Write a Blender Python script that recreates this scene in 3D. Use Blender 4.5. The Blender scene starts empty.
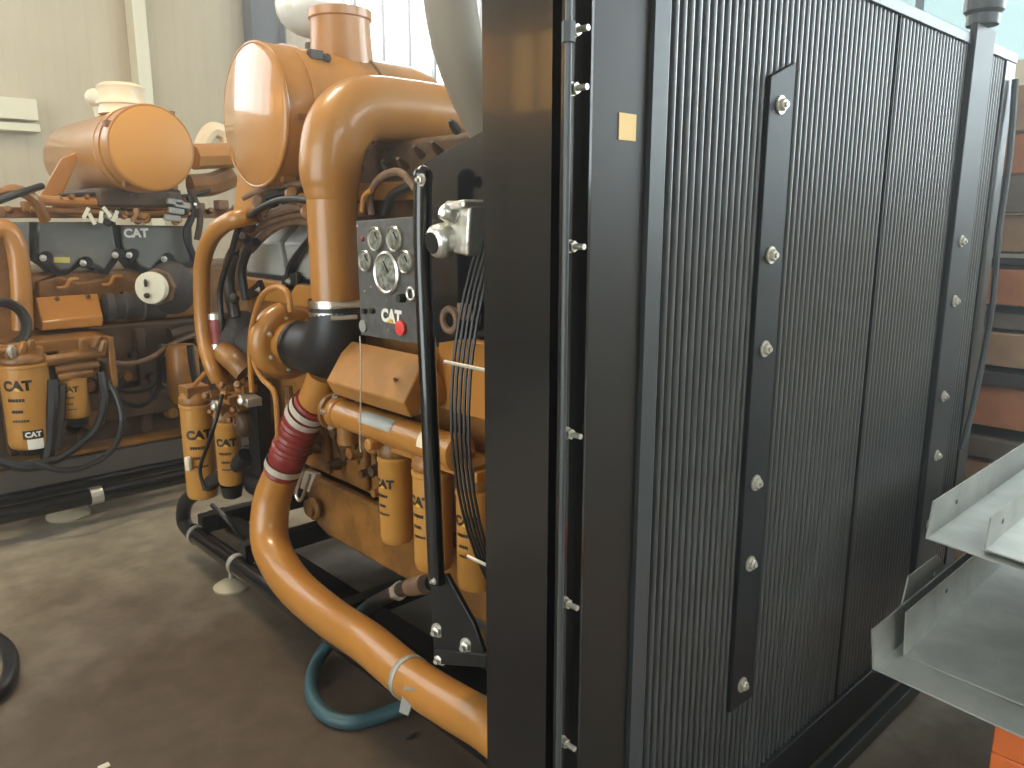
import bpy, bmesh, math, random
from mathutils import Vector, Matrix
random.seed(7)
C = bpy.context.scene
COL = C.collection
PI = math.pi
# ------------------------------------------------------------------ camera
FP, PITCH, AZ, CH = 787.0, math.radians(11.9), math.radians(47.0), 1.6
cam = bpy.data.objects.new('camera', bpy.data.cameras.new('camera')); COL.objects.link(cam)
cam.data.sensor_width = 36; cam.data.lens = FP/1024*36; cam.data.clip_start = .02
cam.location = (0, 0, CH); cam.rotation_euler = (PI/2-PITCH, 0, AZ-PI/2)
C.camera = cam
# ------------------------------------------------------------------ sky, lights, exposure
w = bpy.data.worlds.new('sky'); C.world = w; w.use_nodes = True
bg = w.node_tree.nodes['Background']; bg.inputs[0].default_value = (.86, .97, 1.0, 1); bg.inputs[1].default_value = 5.0
C.view_settings.view_transform = 'Standard'; C.view_settings.look = 'None'
C.view_settings.exposure = 0.0; C.view_settings.gamma = 1; C.view_settings.use_curve_mapping = False
C.cycles.max_bounces = 8; C.cycles.diffuse_bounces = 4; C.cycles.glossy_bounces = 4; C.cycles.transparent_max_bounces = 12
C.cycles.sample_clamp_indirect = 6; C.cycles.caustics_reflective = False; C.cycles.caustics_refractive = False

def area(name, loc, direction, sx, sy, power, col):
    l = bpy.data.lights.new(name, 'AREA'); l.shape = 'RECTANGLE'; l.size = sx; l.size_y = sy; l.energy = power; l.color = col
    o = bpy.data.objects.new(name, l); COL.objects.link(o); o.location = loc
    o.rotation_euler = Vector(direction).to_track_quat('-Z', 'Y').to_euler(); return o
area('daylight_high_windows', (1.5, -5.9, 4.15), (0, 1, -.25), 9.0, 1.7, 170, (.86, .95, 1.0))
area('warm_side_fill', (-4.8, 1.6, 2.4), (1, .12, -.12), 3.4, 5.0, 55, (1.0, .86, .66))  # warm fill added in an unseen opening on the left
area('daylight_back_windows', (5.3, 7.3, 4.2), (-.15, -1, -.35), 2.4, 2.0, 120, (1.0, .95, .85))
area('daylight_end_windows', (8.4, -2.3, 3.6), (-1, 0, 0), 6.8, 3.1, 520, (.80, .95, 1.0))
area('hall_lamp', (.6, 3.6, 5.1), (0, 0, -1), 1.2, .5, 120, (1.0, .84, .58))

# ------------------------------------------------------------------ helpers
def at(u, v, x=None, y=None, z=None):
    """point of the place seen in direction (u, v), on a plane x=, y= or z="""
    a, b = u-512, 384-v
    hf = FP*math.cos(PITCH)+b*math.sin(PITCH); dz = -FP*math.sin(PITCH)+b*math.cos(PITCH)
    dx = hf*math.cos(AZ)+a*math.sin(AZ); dy = hf*math.sin(AZ)-a*math.cos(AZ)
    t = x/dx if x is not None else y/dy if y is not None else (z-CH)/dz
    return Vector((dx*t, dy*t, CH+dz*t))

class MB:
    def __init__(s): s.bm = bmesh.new()
    def box(s, c, size, rot=None):
        m = Matrix.Translation(c) @ (rot.to_4x4() if rot else Matrix.Identity(4)) @ Matrix.Diagonal((*size, 1))
        bmesh.ops.create_cube(s.bm, size=1, matrix=m); return s
    def box2(s, a, b):
        a, b = Vector(a), Vector(b); return s.box((a+b)/2, [abs(q) for q in (b-a)])
    def ring(s, c, n, up, r, seg):
        n = n.normalized(); a = up - n*up.dot(n); a.normalize(); b = n.cross(a)
        return [s.bm.verts.new(c + a*(r*math.cos(2*PI*k/seg)) + b*(r*math.sin(2*PI*k/seg))) for k in range(seg)]
    def skin(s, rings, caps=True, closed=False):
        n = len(rings[0])
        pr = list(zip(rings, rings[1:])) + ([(rings[-1], rings[0])] if closed else [])
        for A, B in pr:
            for k in range(n): s.bm.faces.new((A[k], A[(k+1) % n], B[(k+1) % n], B[k]))
        if caps and not closed:
            s.bm.faces.new(rings[0][::-1]); s.bm.faces.new(rings[-1])
    def tube(s, pts, r, seg=12, smooth=0, caps=True):
        pts = [Vector(p) for p in pts]
        rr = list(r) if isinstance(r, (list, tuple)) else [r]*len(pts)
        if smooth:
            P2, R2 = [], []
            n = len(pts)
            for i in range(n-1):
                p0, p1, p2, p3 = pts[max(i-1, 0)], pts[i], pts[i+1], pts[min(i+2, n-1)]
                for k in range(smooth):
                    t = k/smooth
                    P2.append(.5*((2*p1)+(p2-p0)*t+(2*p0-5*p1+4*p2-p3)*t*t+(3*p1-p0-3*p2+p3)*t**3)); R2.append(rr[i]*(1-t)+rr[i+1]*t)
            P2.append(pts[-1]); R2.append(rr[-1]); pts, rr = P2, R2
        rings = []; up = None
        for i, p in enumerate(pts):
            d = (pts[min(i+1, len(pts)-1)]-pts[max(i-1, 0)]).normalized()
            if up is None: up = Vector((0, 0, 1)) if abs(d.z) < .9 else Vector((1, 0, 0))
            up = (up-d*up.dot(d)).normalized()
            rings.append(s.ring(p, d, up, rr[i], seg))
        s.skin(rings, caps); return s
    def lathe(s, prof, o, axis, seg=32, caps=True):
        o, axis = Vector(o), Vector(axis).normalized()
        up = Vector((0, 0, 1)) if abs(axis.z) < .9 else Vector((1, 0, 0))
        s.skin([s.ring(o+axis*d, axis, up, max(r, 1e-4), seg) for d, r in prof], caps); return s
    def torus(s, c, axis, R, r, seg=48, sub=8, a0=0, a1=2*PI):
        c, axis = Vector(c), Vector(axis).normalized()
        up = Vector((0, 0, 1)) if abs(axis.z) < .9 else Vector((1, 0, 0))
        a = (up-axis*up.dot(axis)).normalized(); b = axis.cross(a); full = abs(a1-a0-2*PI) < 1e-6
        n = seg if full else seg+1; rings = []
        for k in range(n):
            t = a0+(a1-a0)*k/seg; e = a*math.cos(t)+b*math.sin(t); cc = c+e*R
            rk = r(t) if callable(r) else r
            rings.append([s.bm.verts.new(cc+e*(rk*math.cos(2*PI*j/sub))+axis*(rk*math.sin(2*PI*j/sub))) for j in range(sub)])
        s.skin(rings, not full, full); return s
    def prism(s, poly, ext):
        ext = Vector(ext); A = [s.bm.verts.new(p) for p in poly]; B = [s.bm.verts.new(Vector(p)+ext) for p in poly]
        s.bm.faces.new(A[::-1]); s.bm.faces.new(B); n = len(A)
        for k in range(n): s.bm.faces.new((A[k], A[(k+1) % n], B[(k+1) % n], B[k]))
        return s
    def ball(s, c, r, sc=(1, 1, 1), seg=20):
        bmesh.ops.create_uvsphere(s.bm, u_segments=seg, v_segments=seg//2+2, radius=r, matrix=Matrix.Translation(c) @ Matrix.Diagonal((*sc, 1))); return s
    def hexbolt(s, c, n, r, h=None, washer=True):
        n = Vector(n).normalized(); h = h or r
        if washer: s.lathe([(0, r*1.45), (r*.25, r*1.45)], c, n, 16)
        s.lathe([(0, r), (h, r), (h*1.1, r*.8)], c, n, 6)
        s.lathe([(0, r*.5), (h*1.8, r*.5)], c, n, 10); return s

def obj(name, mb, m, parent=None, bevel=0, smooth=35, seg=2):
    bm = mb.bm if isinstance(mb, MB) else mb
    bmesh.ops.recalc_face_normals(bm, faces=bm.faces[:])
    off = parent['_o'] if parent is not None else (0, 0, 0)
    if parent is not None: bmesh.ops.translate(bm, verts=bm.verts[:], vec=-Vector(off))
    me = bpy.data.meshes.new(name); bm.to_mesh(me); bm.free()
    for p in me.polygons: p.use_smooth = True
    me.set_sharp_from_angle(angle=math.radians(smooth))
    me.materials.append(m)
    o = bpy.data.objects.new(name, me); COL.objects.link(o)
    if parent is not None: o.parent = parent
    o['_o'] = off
    if bevel:
        b = o.modifiers.new('bevel', 'BEVEL'); b.width = bevel; b.segments = seg; b.limit_method = 'ANGLE'; b.harden_normals = False
    return o
def thing(name, label, cat, loc, group=None):
    o = bpy.data.objects.new(name, None); COL.objects.link(o); o.location = loc; o.empty_display_size = .1
    o['label'] = label; o['category'] = cat; o['_o'] = tuple(loc)
    if group: o['group'] = group
    return o
def solo(name, mb, m, label, cat, group=None, origin=None, **k):
    """a thing that is one mesh; origin at its base"""
    bm = mb.bm
    if origin is None:
        xs = [v.co for v in bm.verts]; mn = [min(c[i] for c in xs) for i in range(3)]; mx = [max(c[i] for c in xs) for i in range(3)]
        origin = ((mn[0]+mx[0])/2, (mn[1]+mx[1])/2, mn[2])
    bmesh.ops.translate(bm, verts=bm.verts[:], vec=-Vector(origin))
    o = obj(name, mb, m, None, **k); o.location = origin
    o['label'] = label; o['category'] = cat
    if group: o['group'] = group
    return o
def struct(name, mb, m, **k):
    o = obj(name, mb, m, None, **k); o['kind'] = 'structure'; return o

# ------------------------------------------------------------------ materials
def mat(name, col, rough=.5, metal=0, coat=0, coat_rough=.08, noise=0, nscale=8, bump=0, bscale=60, spec=.5, col2=None, nlo=.4, nhi=.65):
    m = bpy.data.materials.new(name); m.use_nodes = True; nt = m.node_tree; b = nt.nodes['Principled BSDF']
    b.inputs['Base Color'].default_value = (*col, 1); b.inputs['Roughness'].default_value = rough; b.inputs['Metallic'].default_value = metal
    b.inputs['Coat Weight'].default_value = coat; b.inputs['Coat Roughness'].default_value = coat_rough; b.inputs['Specular IOR Level'].default_value = spec
    tc = nt.nodes.new('ShaderNodeTexCoord')
    if noise or col2:
        n = nt.nodes.new('ShaderNodeTexNoise'); n.inputs['Scale'].default_value = nscale; n.inputs['Detail'].default_value = 6; n.inputs['Roughness'].default_value = .6
        nt.links.new(tc.outputs['Object'], n.inputs['Vector'])
        r = nt.nodes.new('ShaderNodeValToRGB'); r.color_ramp.elements[0].position = nlo; r.color_ramp.elements[1].position = nhi
        c2 = col2 or tuple(c*(1-noise) for c in col)
        r.color_ramp.elements[0].color = (*c2, 1); r.color_ramp.elements[1].color = (*col, 1)
        nt.links.new(n.outputs[0], r.inputs[0]); nt.links.new(r.outputs[0], b.inputs['Base Color'])
    if bump:
        n2 = nt.nodes.new('ShaderNodeTexNoise'); n2.inputs['Scale'].default_value = bscale; n2.inputs['Detail'].default_value = 4
        nt.links.new(tc.outputs['Object'], n2.inputs['Vector'])
        bp = nt.nodes.new('ShaderNodeBump'); bp.inputs['Strength'].default_value = bump; bp.inputs['Distance'].default_value = .01
        nt.links.new(n2.outputs[0], bp.inputs['Height']); nt.links.new(bp.outputs[0], b.inputs['Normal'])
    return m
YEL = mat('yellow_enamel', (.45, .19, .034), .36, coat=.4, noise=.12, nscale=5)
YEL2 = mat('yellow_cast_paint', (.32, .135, .026), .45, coat=.2, noise=.45, nscale=9, bump=.25, bscale=45)
YELM = mat('yellow_matt', (.42, .185, .04), .6, noise=.3, nscale=6)
YFIL = mat('filter_yellow', (.50, .235, .045), .4, coat=.2)
BROWN = mat('shaded_brown_paint', (.10, .05, .02), .5, noise=.5, nscale=7, bump=.4, bscale=40)  # shade on the back engine's block put into this brown; other parts share it
LID2 = mat('lid_satin', (.54, .235, .04), .5)
LID = mat('lid_enamel', (.50, .22, .06), .2, coat=.9, coat_rough=.04)
BLK = mat('black_gloss_paint', (.006, .0065, .008), .16, coat=.5, coat_rough=.05)
BLK2 = mat('black_satin_paint', (.010, .010, .011), .38, noise=.3)
BLKB = mat('black_brown_paint', (.015, .012, .010), .42, spec=.35)
FRAME = mat('grey_angle_paint', (.04, .045, .048), .4)
TUBE = mat('core_tube_paint', (.05, .056, .062), .34, noise=.3, nscale=14, spec=1.0, coat=.5, coat_rough=.3)
FIN = mat('core_fin_paint', (.045, .050, .055), .42, bump=.3, bscale=300, spec=.9)
STRAP = mat('strap_paint', (.008, .009, .010), .5, spec=.3)
RUB = mat('black_rubber', (.010, .010, .011), .42)
HOSE = mat('hose_rubber', (.035, .028, .022), .5)
TAN = mat('loom_sleeve', (.20, .11, .06), .6, noise=.4, nscale=20)
RED = mat('red_silicone', (.22, .028, .022), .38)
REDB = mat('red_button', (.75, .06, .05), .35)
BAND = mat('bright_band', (.72, .68, .58), .35, metal=.5)
STEEL = mat('steel_band', (.62, .60, .55), .28, metal=1)
ZINC = mat('zinc_bolt', (.62, .58, .50), .35, metal=.7)
GALV = mat('galvanised_sheet', (.43, .43, .39), .5, metal=.35, noise=.25, nscale=6, bump=.1)
GREYC = mat('valve_cover_grey', (.17, .175, .165), .42, noise=.15)
GREYL = mat('valve_cover_pale_grey', (.36, .36, .33), .42, noise=.1)
PANEL = mat('panel_grey', (.115, .112, .105), .48, noise=.35, nscale=40)
FOOTM = mat('tan_foot_paint', (.42, .36, .25), .5)
CREAM = mat('cream_cap', (.70, .66, .52), .5)
PLASTIC = mat('pale_film', (.82, .68, .48), .35)
BLANKET = mat('heat_blanket', (.042, .036, .034), .7, bump=.3)
TEAL = mat('teal_hose', (.035, .085, .10), .45)
DUCT = mat('grey_duct', (.23, .19, .14), .6)
INK = mat('black_ink', (.012, .010, .008), .5)
WHITE = mat('white_ink', (.8, .78, .7), .5)
LOGOY = mat('logo_yellow', (.8, .45, .02), .5)
STICK = mat('yellow_sticker', (.78, .50, .17), .5)
GLASSF = mat('gauge_face', (.33, .35, .30), .15, coat=1, noise=.7, nscale=60)
CAST = mat('bright_casting', (.72, .70, .64), .32, metal=.85, bump=.5, bscale=30)
ORB = mat('orange_trestle_paint', (.75, .16, .03), .45, noise=.15)
WALLM = mat('wall_cladding', (.62, .53, .38), .6, noise=.06, nscale=1.5)
CREAMP = mat('cream_steel', (.82, .76, .58), .5)
DSTEEL = mat('dark_steelwork', (.12, .13, .15), .5)
CEIL = mat('ceiling_sheet', (.45, .44, .40), .7)
WOODO = mat('orange_brown_board', (.42, .17, .08), .7, noise=.3, nscale=4)
WOODT = mat('tan_board', (.34, .22, .14), .7, noise=.3, nscale=4)
WOODG = mat('grey_board', (.15, .13, .115), .7, noise=.3, nscale=4)
WOODD = mat('dark_board', (.03, .026, .024), .7)
# concrete
FLO = bpy.data.materials.new('stained_concrete'); FLO.use_nodes = True
nt = FLO.node_tree; b = nt.nodes['Principled BSDF']; tc = nt.nodes.new('ShaderNodeTexCoord')
def noise_ramp(scale, stops, detail=7):
    n = nt.nodes.new('ShaderNodeTexNoise'); n.inputs['Scale'].default_value = scale; n.inputs['Detail'].default_value = detail; n.inputs['Roughness'].default_value = .62
    nt.links.new(tc.outputs['Object'], n.inputs['Vector']); r = nt.nodes.new('ShaderNodeValToRGB')
    r.color_ramp.elements[0].position, r.color_ramp.elements[0].color = stops[0][0], (*stops[0][1], 1)
    r.color_ramp.elements[1].position, r.color_ramp.elements[1].color = stops[1][0], (*stops[1][1], 1)
    nt.links.new(n.outputs[0], r.inputs[0]); return r
r1 = noise_ramp(1.3, ((.30, (.25, .21, .16)), (.62, (.38, .33, .255))))
r2 = noise_ramp(9, ((.32, (.66, .64, .62)), (.62, (1, 1, 1))), 12)
vd = nt.nodes.new('ShaderNodeVectorMath'); vd.operation = 'DISTANCE'; vd.inputs[1].default_value = (1.1, 1.9, 0); nt.links.new(tc.outputs['Object'], vd.inputs[0])
nz = nt.nodes.new('ShaderNodeTexNoise'); nz.inputs['Scale'].default_value = 1.8; nz.inputs['Detail'].default_value = 7; nt.links.new(tc.outputs['Object'], nz.inputs['Vector'])
ma = nt.nodes.new('ShaderNodeMath'); ma.operation = 'MULTIPLY_ADD'; ma.inputs[1].default_value = 1.8; nt.links.new(nz.outputs[0], ma.inputs[0]); nt.links.new(vd.outputs['Value'], ma.inputs[2])
rs = nt.nodes.new('ShaderNodeMapRange'); rs.inputs[1].default_value = 1.9; rs.inputs[2].default_value = 3.0; nt.links.new(ma.outputs[0], rs.inputs[0])
st_ = nt.nodes.new('ShaderNodeMix'); st_.data_type = 'RGBA'; st_.inputs[6].default_value = (.115, .082, .057, 1); nt.links.new(rs.outputs[0], st_.inputs[0]); nt.links.new(r1.outputs[0], st_.inputs[7])
mx = nt.nodes.new('ShaderNodeMix'); mx.data_type = 'RGBA'; mx.blend_type = 'MULTIPLY'; mx.inputs[0].default_value = 1
nt.links.new(st_.outputs[2], mx.inputs[6]); nt.links.new(r2.outputs[0], mx.inputs[7]); nt.links.new(mx.outputs[2], b.inputs['Base Color'])
b.inputs['Roughness'].default_value = .55; b.inputs['Specular IOR Level'].default_value = .35
GLS = bpy.data.materials.new('window_glass'); GLS.use_nodes = True; nt = GLS.node_tree
for n in list(nt.nodes): nt.nodes.remove(n)
o_ = nt.nodes.new('ShaderNodeOutputMaterial'); t_ = nt.nodes.new('ShaderNodeBsdfTransparent'); g_ = nt.nodes.new('ShaderNodeBsdfGlossy'); m_ = nt.nodes.new('ShaderNodeMixShader')
g_.inputs['Roughness'].default_value = .05; m_.inputs[0].default_value = .08
nt.links.new(t_.outputs[0], m_.inputs[1]); nt.links.new(g_.outputs[0], m_.inputs[2]); nt.links.new(m_.outputs[0], o_.inputs[0])

# ------------------------------------------------------------------ lettering
_font = None
def text_bm(s, height, weight=.03, depth=.002):
    cu = bpy.data.curves.new('txt', 'FONT'); cu.body = s; cu.size = 1; cu.offset = weight; cu.align_x = 'CENTER'; cu.resolution_u = 3; cu.space_character = 1.02
    o = bpy.data.objects.new('txt', cu); COL.objects.link(o)
    dg = bpy.context.evaluated_depsgraph_get(); me = bpy.data.meshes.new_from_object(o.evaluated_get(dg))
    bm = bmesh.new(); bm.from_mesh(me)
    bpy.data.objects.remove(o); bpy.data.curves.remove(cu); bpy.data.meshes.remove(me)
    bmesh.ops.triangulate(bm, faces=bm.faces[:]); bmesh.ops.subdivide_edges(bm, edges=bm.edges[:], cuts=2, use_grid_fill=True)
    ys = [v.co.y for v in bm.verts]; xs = [v.co.x for v in bm.verts]; k = height/(max(ys)-min(ys)); y0 = (max(ys)+min(ys))/2; x0 = (max(xs)+min(xs))/2
    for v in bm.verts: v.co = Vector(((v.co.x-x0)*k, (v.co.y-y0)*k, 0))
    return bm
def place_flat(bm, c, right, up, lift=.0015):
    c, right, up = Vector(c), Vector(right).normalized(), Vector(up).normalized(); n = right.cross(up)
    for v in bm.verts: v.co = c+right*v.co.x+up*v.co.y+n*(lift+v.co.z)
    return bm
def place_cyl(bm, cx, cy, z, r, azim, lift=.002):
    """wrap flat lettering on a vertical cylinder; azim = direction it faces"""
    for v in bm.verts:
        a = azim+v.co.x/r; rr = r+lift+v.co.z
        v.co = Vector((cx+rr*math.cos(a), cy+rr*math.sin(a), z+v.co.y))
    return bm
def cat_word(parent, h, placer, ink, tri=True):
    obj('lettering', placer(text_bm('CAT', h, .06), 0), ink, parent)
    if tri:
        bm = bmesh.new(); vs = [bm.verts.new((x*h, y*h, 0)) for x, y in ((-.42, -.5), (.28, -.5), (-.07, -.12))]; bm.faces.new(vs)
        obj('logo_triangle', placer(bm, .001), LOGOY, parent)
def dashes(parent, rows, w_, h_, placer, ink=INK):
    bm = bmesh.new()
    for x, y in rows:
        for q in range(6):
            xa_, xb_ = x-w_/2+w_*q/6, x-w_/2+w_*(q+.8)/6
            bm.faces.new([bm.verts.new(p) for p in ((xa_, y-h_/2, 0), (xb_, y-h_/2, 0), (xb_, y+h_/2, 0), (xa_, y+h_/2, 0))])
    obj('printed_line', placer(bm, 0), ink, parent)

# ------------------------------------------------------------------ setting
struct('floor', MB().box2((-5, -6, -.1), (9, 8, 0)), FLO)
struct('ceiling', MB().box2((-5, -6, 5.6), (9, 8, 5.7)), CEIL)
def clad(mb, a, b, z0, z1, fixed, axis, pitch=.18, depth=.006, side=-1):
    """trapezoid cladding ribs on a wall"""
    n = int((b-a)/pitch)
    for k in range(n):
        p = a+k*pitch
        if axis == 'x': mb.prism([(p, fixed, z0), (p+.02, fixed+side*depth, z0), (p+.08, fixed+side*depth, z0), (p+.10, fixed, z0)], (0, 0, z1-z0))
        else: mb.prism([(fixed, p, z0), (fixed+side*depth, p+.02, z0), (fixed+side*depth, p+.08, z0), (fixed, p+.10, z0)], (0, 0, z1-z0))
WX0, WX1, WZ0, WZ1 = 4.42, 7.2, 3.0, 5.2
mb = MB(); mb.box2((-5, 7.5, 0), (-3.8, 7.6, 2.85)).box2((-5, 7.5, 3.75), (-3.8, 7.6, 5.6)).box2((-3.8, 7.5, 0), (1.0, 7.6, 2.65)).box2((-3.8, 7.5, 5.2), (1.0, 7.6, 5.6)).box2((1.0, 7.5, 0), (WX0, 7.6, 5.6)).box2((WX0, 7.5, 0), (WX1, 7.6, WZ0)).box2((WX1, 7.5, 0), (9, 7.6, 5.6)).box2((WX0, 7.5, WZ1), (WX1, 7.6, 5.6))
clad(mb, 1.1, 4.2, 0, 5.6, 7.5, 'x')
struct('wall_back', mb, WALLM)
RY0, RY1 = 2.18, 5.6
mb = MB(); mb.box2((8.5, -6, 0), (8.6, 1.2, 2.0)).box2((8.5, -6, 5.2), (8.6, 1.2, 5.6)).box2((8.5, -6, 2.0), (8.6, -5.8, 5.2)).box2((8.5, 1.2, 0), (8.6, RY0, 5.6)).box2((8.5, RY0, 0), (8.6, RY1, 3.0)).box2((8.5, RY1, 0), (8.6, 8, 5.6)).box2((8.5, RY0, 5.2), (8.6, RY1, 5.6))
clad(mb, -5.9, 2.0, 0, 2.0, 8.5, 'y')
struct('wall_right', mb, WALLM)
mb = MB(); mb.box2((-5, -6.1, 0), (9, -6, 3.2)).box2((-5, -6.1, 5.1), (9, -6, 5.6)).box2((-5, -6.1, 3.2), (-3.2, -6, 5.1)).box2((6.2, -6.1, 3.2), (9, -6, 5.1))
struct('wall_front', mb, WALLM)
mb = MB(); mb.box2((-5.1, -6, 0), (-5, -.9, 5.6)).box2((-5.1, 4.1, 0), (-5, 5.6, 5.6)).box2((-5.1, 5.6, 0), (-5, 7.5, 2.85)).box2((-5.1, 5.6, 3.75), (-5, 7.5, 5.6)).box2((-5.1, 7.5, 0), (-5, 8, 5.6)).box2((-5.1, -.9, 4.2), (-5, 4.1, 5.6))
struct('wall_left', mb, WALLM)
def window(n, frame, pane):
    o = struct('window_%d' % n, frame, DSTEEL); 
    obj('window_pane', pane, GLS, o)
mb = MB()
for k in range(9):
    x = WX0+.02+k*(WX1-WX0-.04)/8*1.0; mb.box2((x-.018, 7.5, WZ0), (x+.018, 7.56, WZ1))
mb.box2((WX0, 7.5, WZ0), (WX1, 7.56, WZ0+.05)).box2((WX0, 7.5, WZ1-.05), (WX1, 7.56, WZ1))
window(1, mb, MB().box2((WX0, 7.525, WZ0), (WX1, 7.53, WZ1)))
mb = MB()
for k in range(4):
    y = RY0+.03+k*(RY1-RY0-.06)/3; mb.box2((8.5, y-.03, 3.0), (8.56, y+.03, 5.2))
window(2, mb, MB().box2((8.525, RY0, 3.0), (8.53, RY1, 5.2)))
TINT = bpy.data.materials.new('sky_tint_sheet'); TINT.use_nodes = True; nt = TINT.node_tree  # cyan tone of the sky put into the pane colour
for n in list(nt.nodes): nt.nodes.remove(n)
o_ = nt.nodes.new('ShaderNodeOutputMaterial'); t_ = nt.nodes.new('ShaderNodeBsdfTransparent'); t_.inputs[0].default_value = (.40, .45, .44, 1); nt.links.new(t_.outputs[0], o_.inputs[0])
bpy.data.objects['window_pane.001'].data.materials[0] = TINT
mb = MB()
for k in range(7):
    x = -3.2+k*9.4/6; mb.box2((x-.03, -6.08, 3.2), (x+.03, -6.02, 5.1))
window(3, mb, MB().box2((-3.2, -6.055, 3.2), (6.2, -6.05, 5.1)))
mb = MB()
for k in range(8): y = -5.77+k*6.94/7; mb.box2((8.5, y-.03, 2.0), (8.56, y+.03, 5.2))
window(4, mb, MB().box2((8.525, -5.8, 2.0), (8.53, 1.2, 5.2)))
mb = MB()
for k in range(5): x = -3.78+k*4.76/4; mb.box2((x-.02, 7.5, 2.65), (x+.02, 7.56, 5.2))
window(5, mb, MB().box2((-3.8, 7.525, 2.65), (1.0, 7.53, 5.2)))  # unseen window added for the pale reflection on the air cleaner lid
AMB = bpy.data.materials.new('added_amber_sheet'); AMB.use_nodes = True; nt = AMB.node_tree  # unseen amber panes added for the orange reflection on the radiator side
for n in list(nt.nodes): nt.nodes.remove(n)
o_ = nt.nodes.new('ShaderNodeOutputMaterial'); t_ = nt.nodes.new('ShaderNodeBsdfTransparent'); t_.inputs[0].default_value = (1, .70, .38, 1); nt.links.new(t_.outputs[0], o_.inputs[0])
mb = MB()
for k in range(5): y = 5.63+k*1.84/4; mb.box2((-5.06, y-.03, 2.85), (-5.0, y+.03, 3.75))
w6 = struct('window_6', mb, DSTEEL); obj('window_pane', MB().box2((-5.04, 5.6, 2.85), (-5.035, 7.5, 3.75)), AMB, w6)
w7 = struct('window_7', MB().box2((-4.43, 7.5, 2.85), (-4.37, 7.56, 3.75)), DSTEEL); obj('window_pane', MB().box2((-5.0, 7.53, 2.85), (-3.8, 7.535, 3.75)), AMB, w7)  # second amber opening added for the same reflection
# steelwork on the back wall
p0, p1 = at(134, 0, y=7.4), at(134, 60, y=7.4)
struct('trim_1', MB().box2((p0.x-.055, 7.30, 0), (p0.x+.055, 7.48, 5.6)), CREAMP, bevel=.004)
mb = MB().box2((-5, 7.36, 2.36), (1.72, 7.475, 2.52)); mb.box2((-5, 7.34, 2.27), (1.72, 7.475, 2.33))
struct('trim_2', mb, CREAMP, bevel=.004)
mb = MB(); cx = at(268, 20, y=7.3).x
mb.box2((cx-.17, 7.28, 0), (cx-.15, 7.46, 5.6)).box2((cx+.15, 7.28, 0), (cx+.17, 7.46, 5.6)).box2((cx-.15, 7.36, 0), (cx+.15, 7.38, 5.6))
struct('trim_3', mb, DSTEEL, bevel=.003)

# thin haze volume added to the hall for the pale veil
HZ = bpy.data.materials.new('veil_haze'); HZ.use_nodes = True; nt = HZ.node_tree; nt.nodes.remove(nt.nodes['Principled BSDF'])
vs_ = nt.nodes.new('ShaderNodeVolumeScatter'); vs_.inputs['Density'].default_value = .025; vs_.inputs['Anisotropy'].default_value = .8; vs_.inputs['Color'].default_value = (1, 1, 1, 1)
nt.links.new(vs_.outputs[0], nt.nodes['Material Output'].inputs['Volume'])
hz_ = MB().box2((-5.4, -6.4, -.3), (8.9, 8.4, 5.9)); ho = obj('veil_haze', hz_, HZ); ho['kind'] = 'stuff'; ho['label'] = 'thin haze added through the hall for a pale veil'; ho['category'] = 'haze'

# ------------------------------------------------------------------ radiator
X0, X1, YF, YR, Z0, Z1 = .955, 3.14, .90, 1.10, .10, 2.135
rad = thing('radiator', 'large black generator radiator with ribbed core and bolted straps', 'radiator', (2.05, 1.0, 0))
obj('side_panel', MB().box2((X0, YF+.01, Z0), (X0+.012, YR, Z1+.02)), BLK, rad)
mb = MB(); mb.box2((X1-.03, YF, Z0), (X1, YR, Z1)).box2((X0+.012, YF+.03, Z1-.02), (X1-.03, YR, Z1)).box2((X0+.012, YF+.03, Z0), (X1-.03, YR, Z0+.06))
mb.box2((X0+.012, YR-.02, Z0+.06), (X1-.03, YR, Z1-.02)); obj('tank_housing', mb, BLK2, rad)
obj('corner_channel', MB().box2((X0, YF-.004, Z0), (X0+.008, YF+.03, Z1)).box2((X0+.008, YF+.012, Z0), (X0+.058, YF+.03, Z1)).box2((X0+.052, YF-.006, Z0), (X0+.058, YF+.012, Z1)), BLK, rad)
obj('side_cover', MB().box2((X0+.058, YF-.004, Z0), (X0+.204, YF+.03, Z1)), BLKB, rad, bevel=.003)
obj('angle_strip', MB().box2((X0+.205, YF-.014, Z0), (X0+.209, YF+.03, Z1)).box2((X0+.209, YF-.014, Z0), (X0+.248, YF-.010, Z1)).box2((X0+.244, YF-.010, Z0), (X0+.248, YF+.03, Z1)), FRAME, rad)
mb = MB(); mb.tube([(X0-.008, YF-.012, Z0), (X0-.008, YF-.012, Z1+.1)], .0055, 8); mb.lathe([(0, .011), (.03, .011)], (X0-.008, YF-.012, 1.865), (0, 0, 1), 6)
obj('vent_line', mb, STEEL if False else FRAME, rad)
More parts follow.
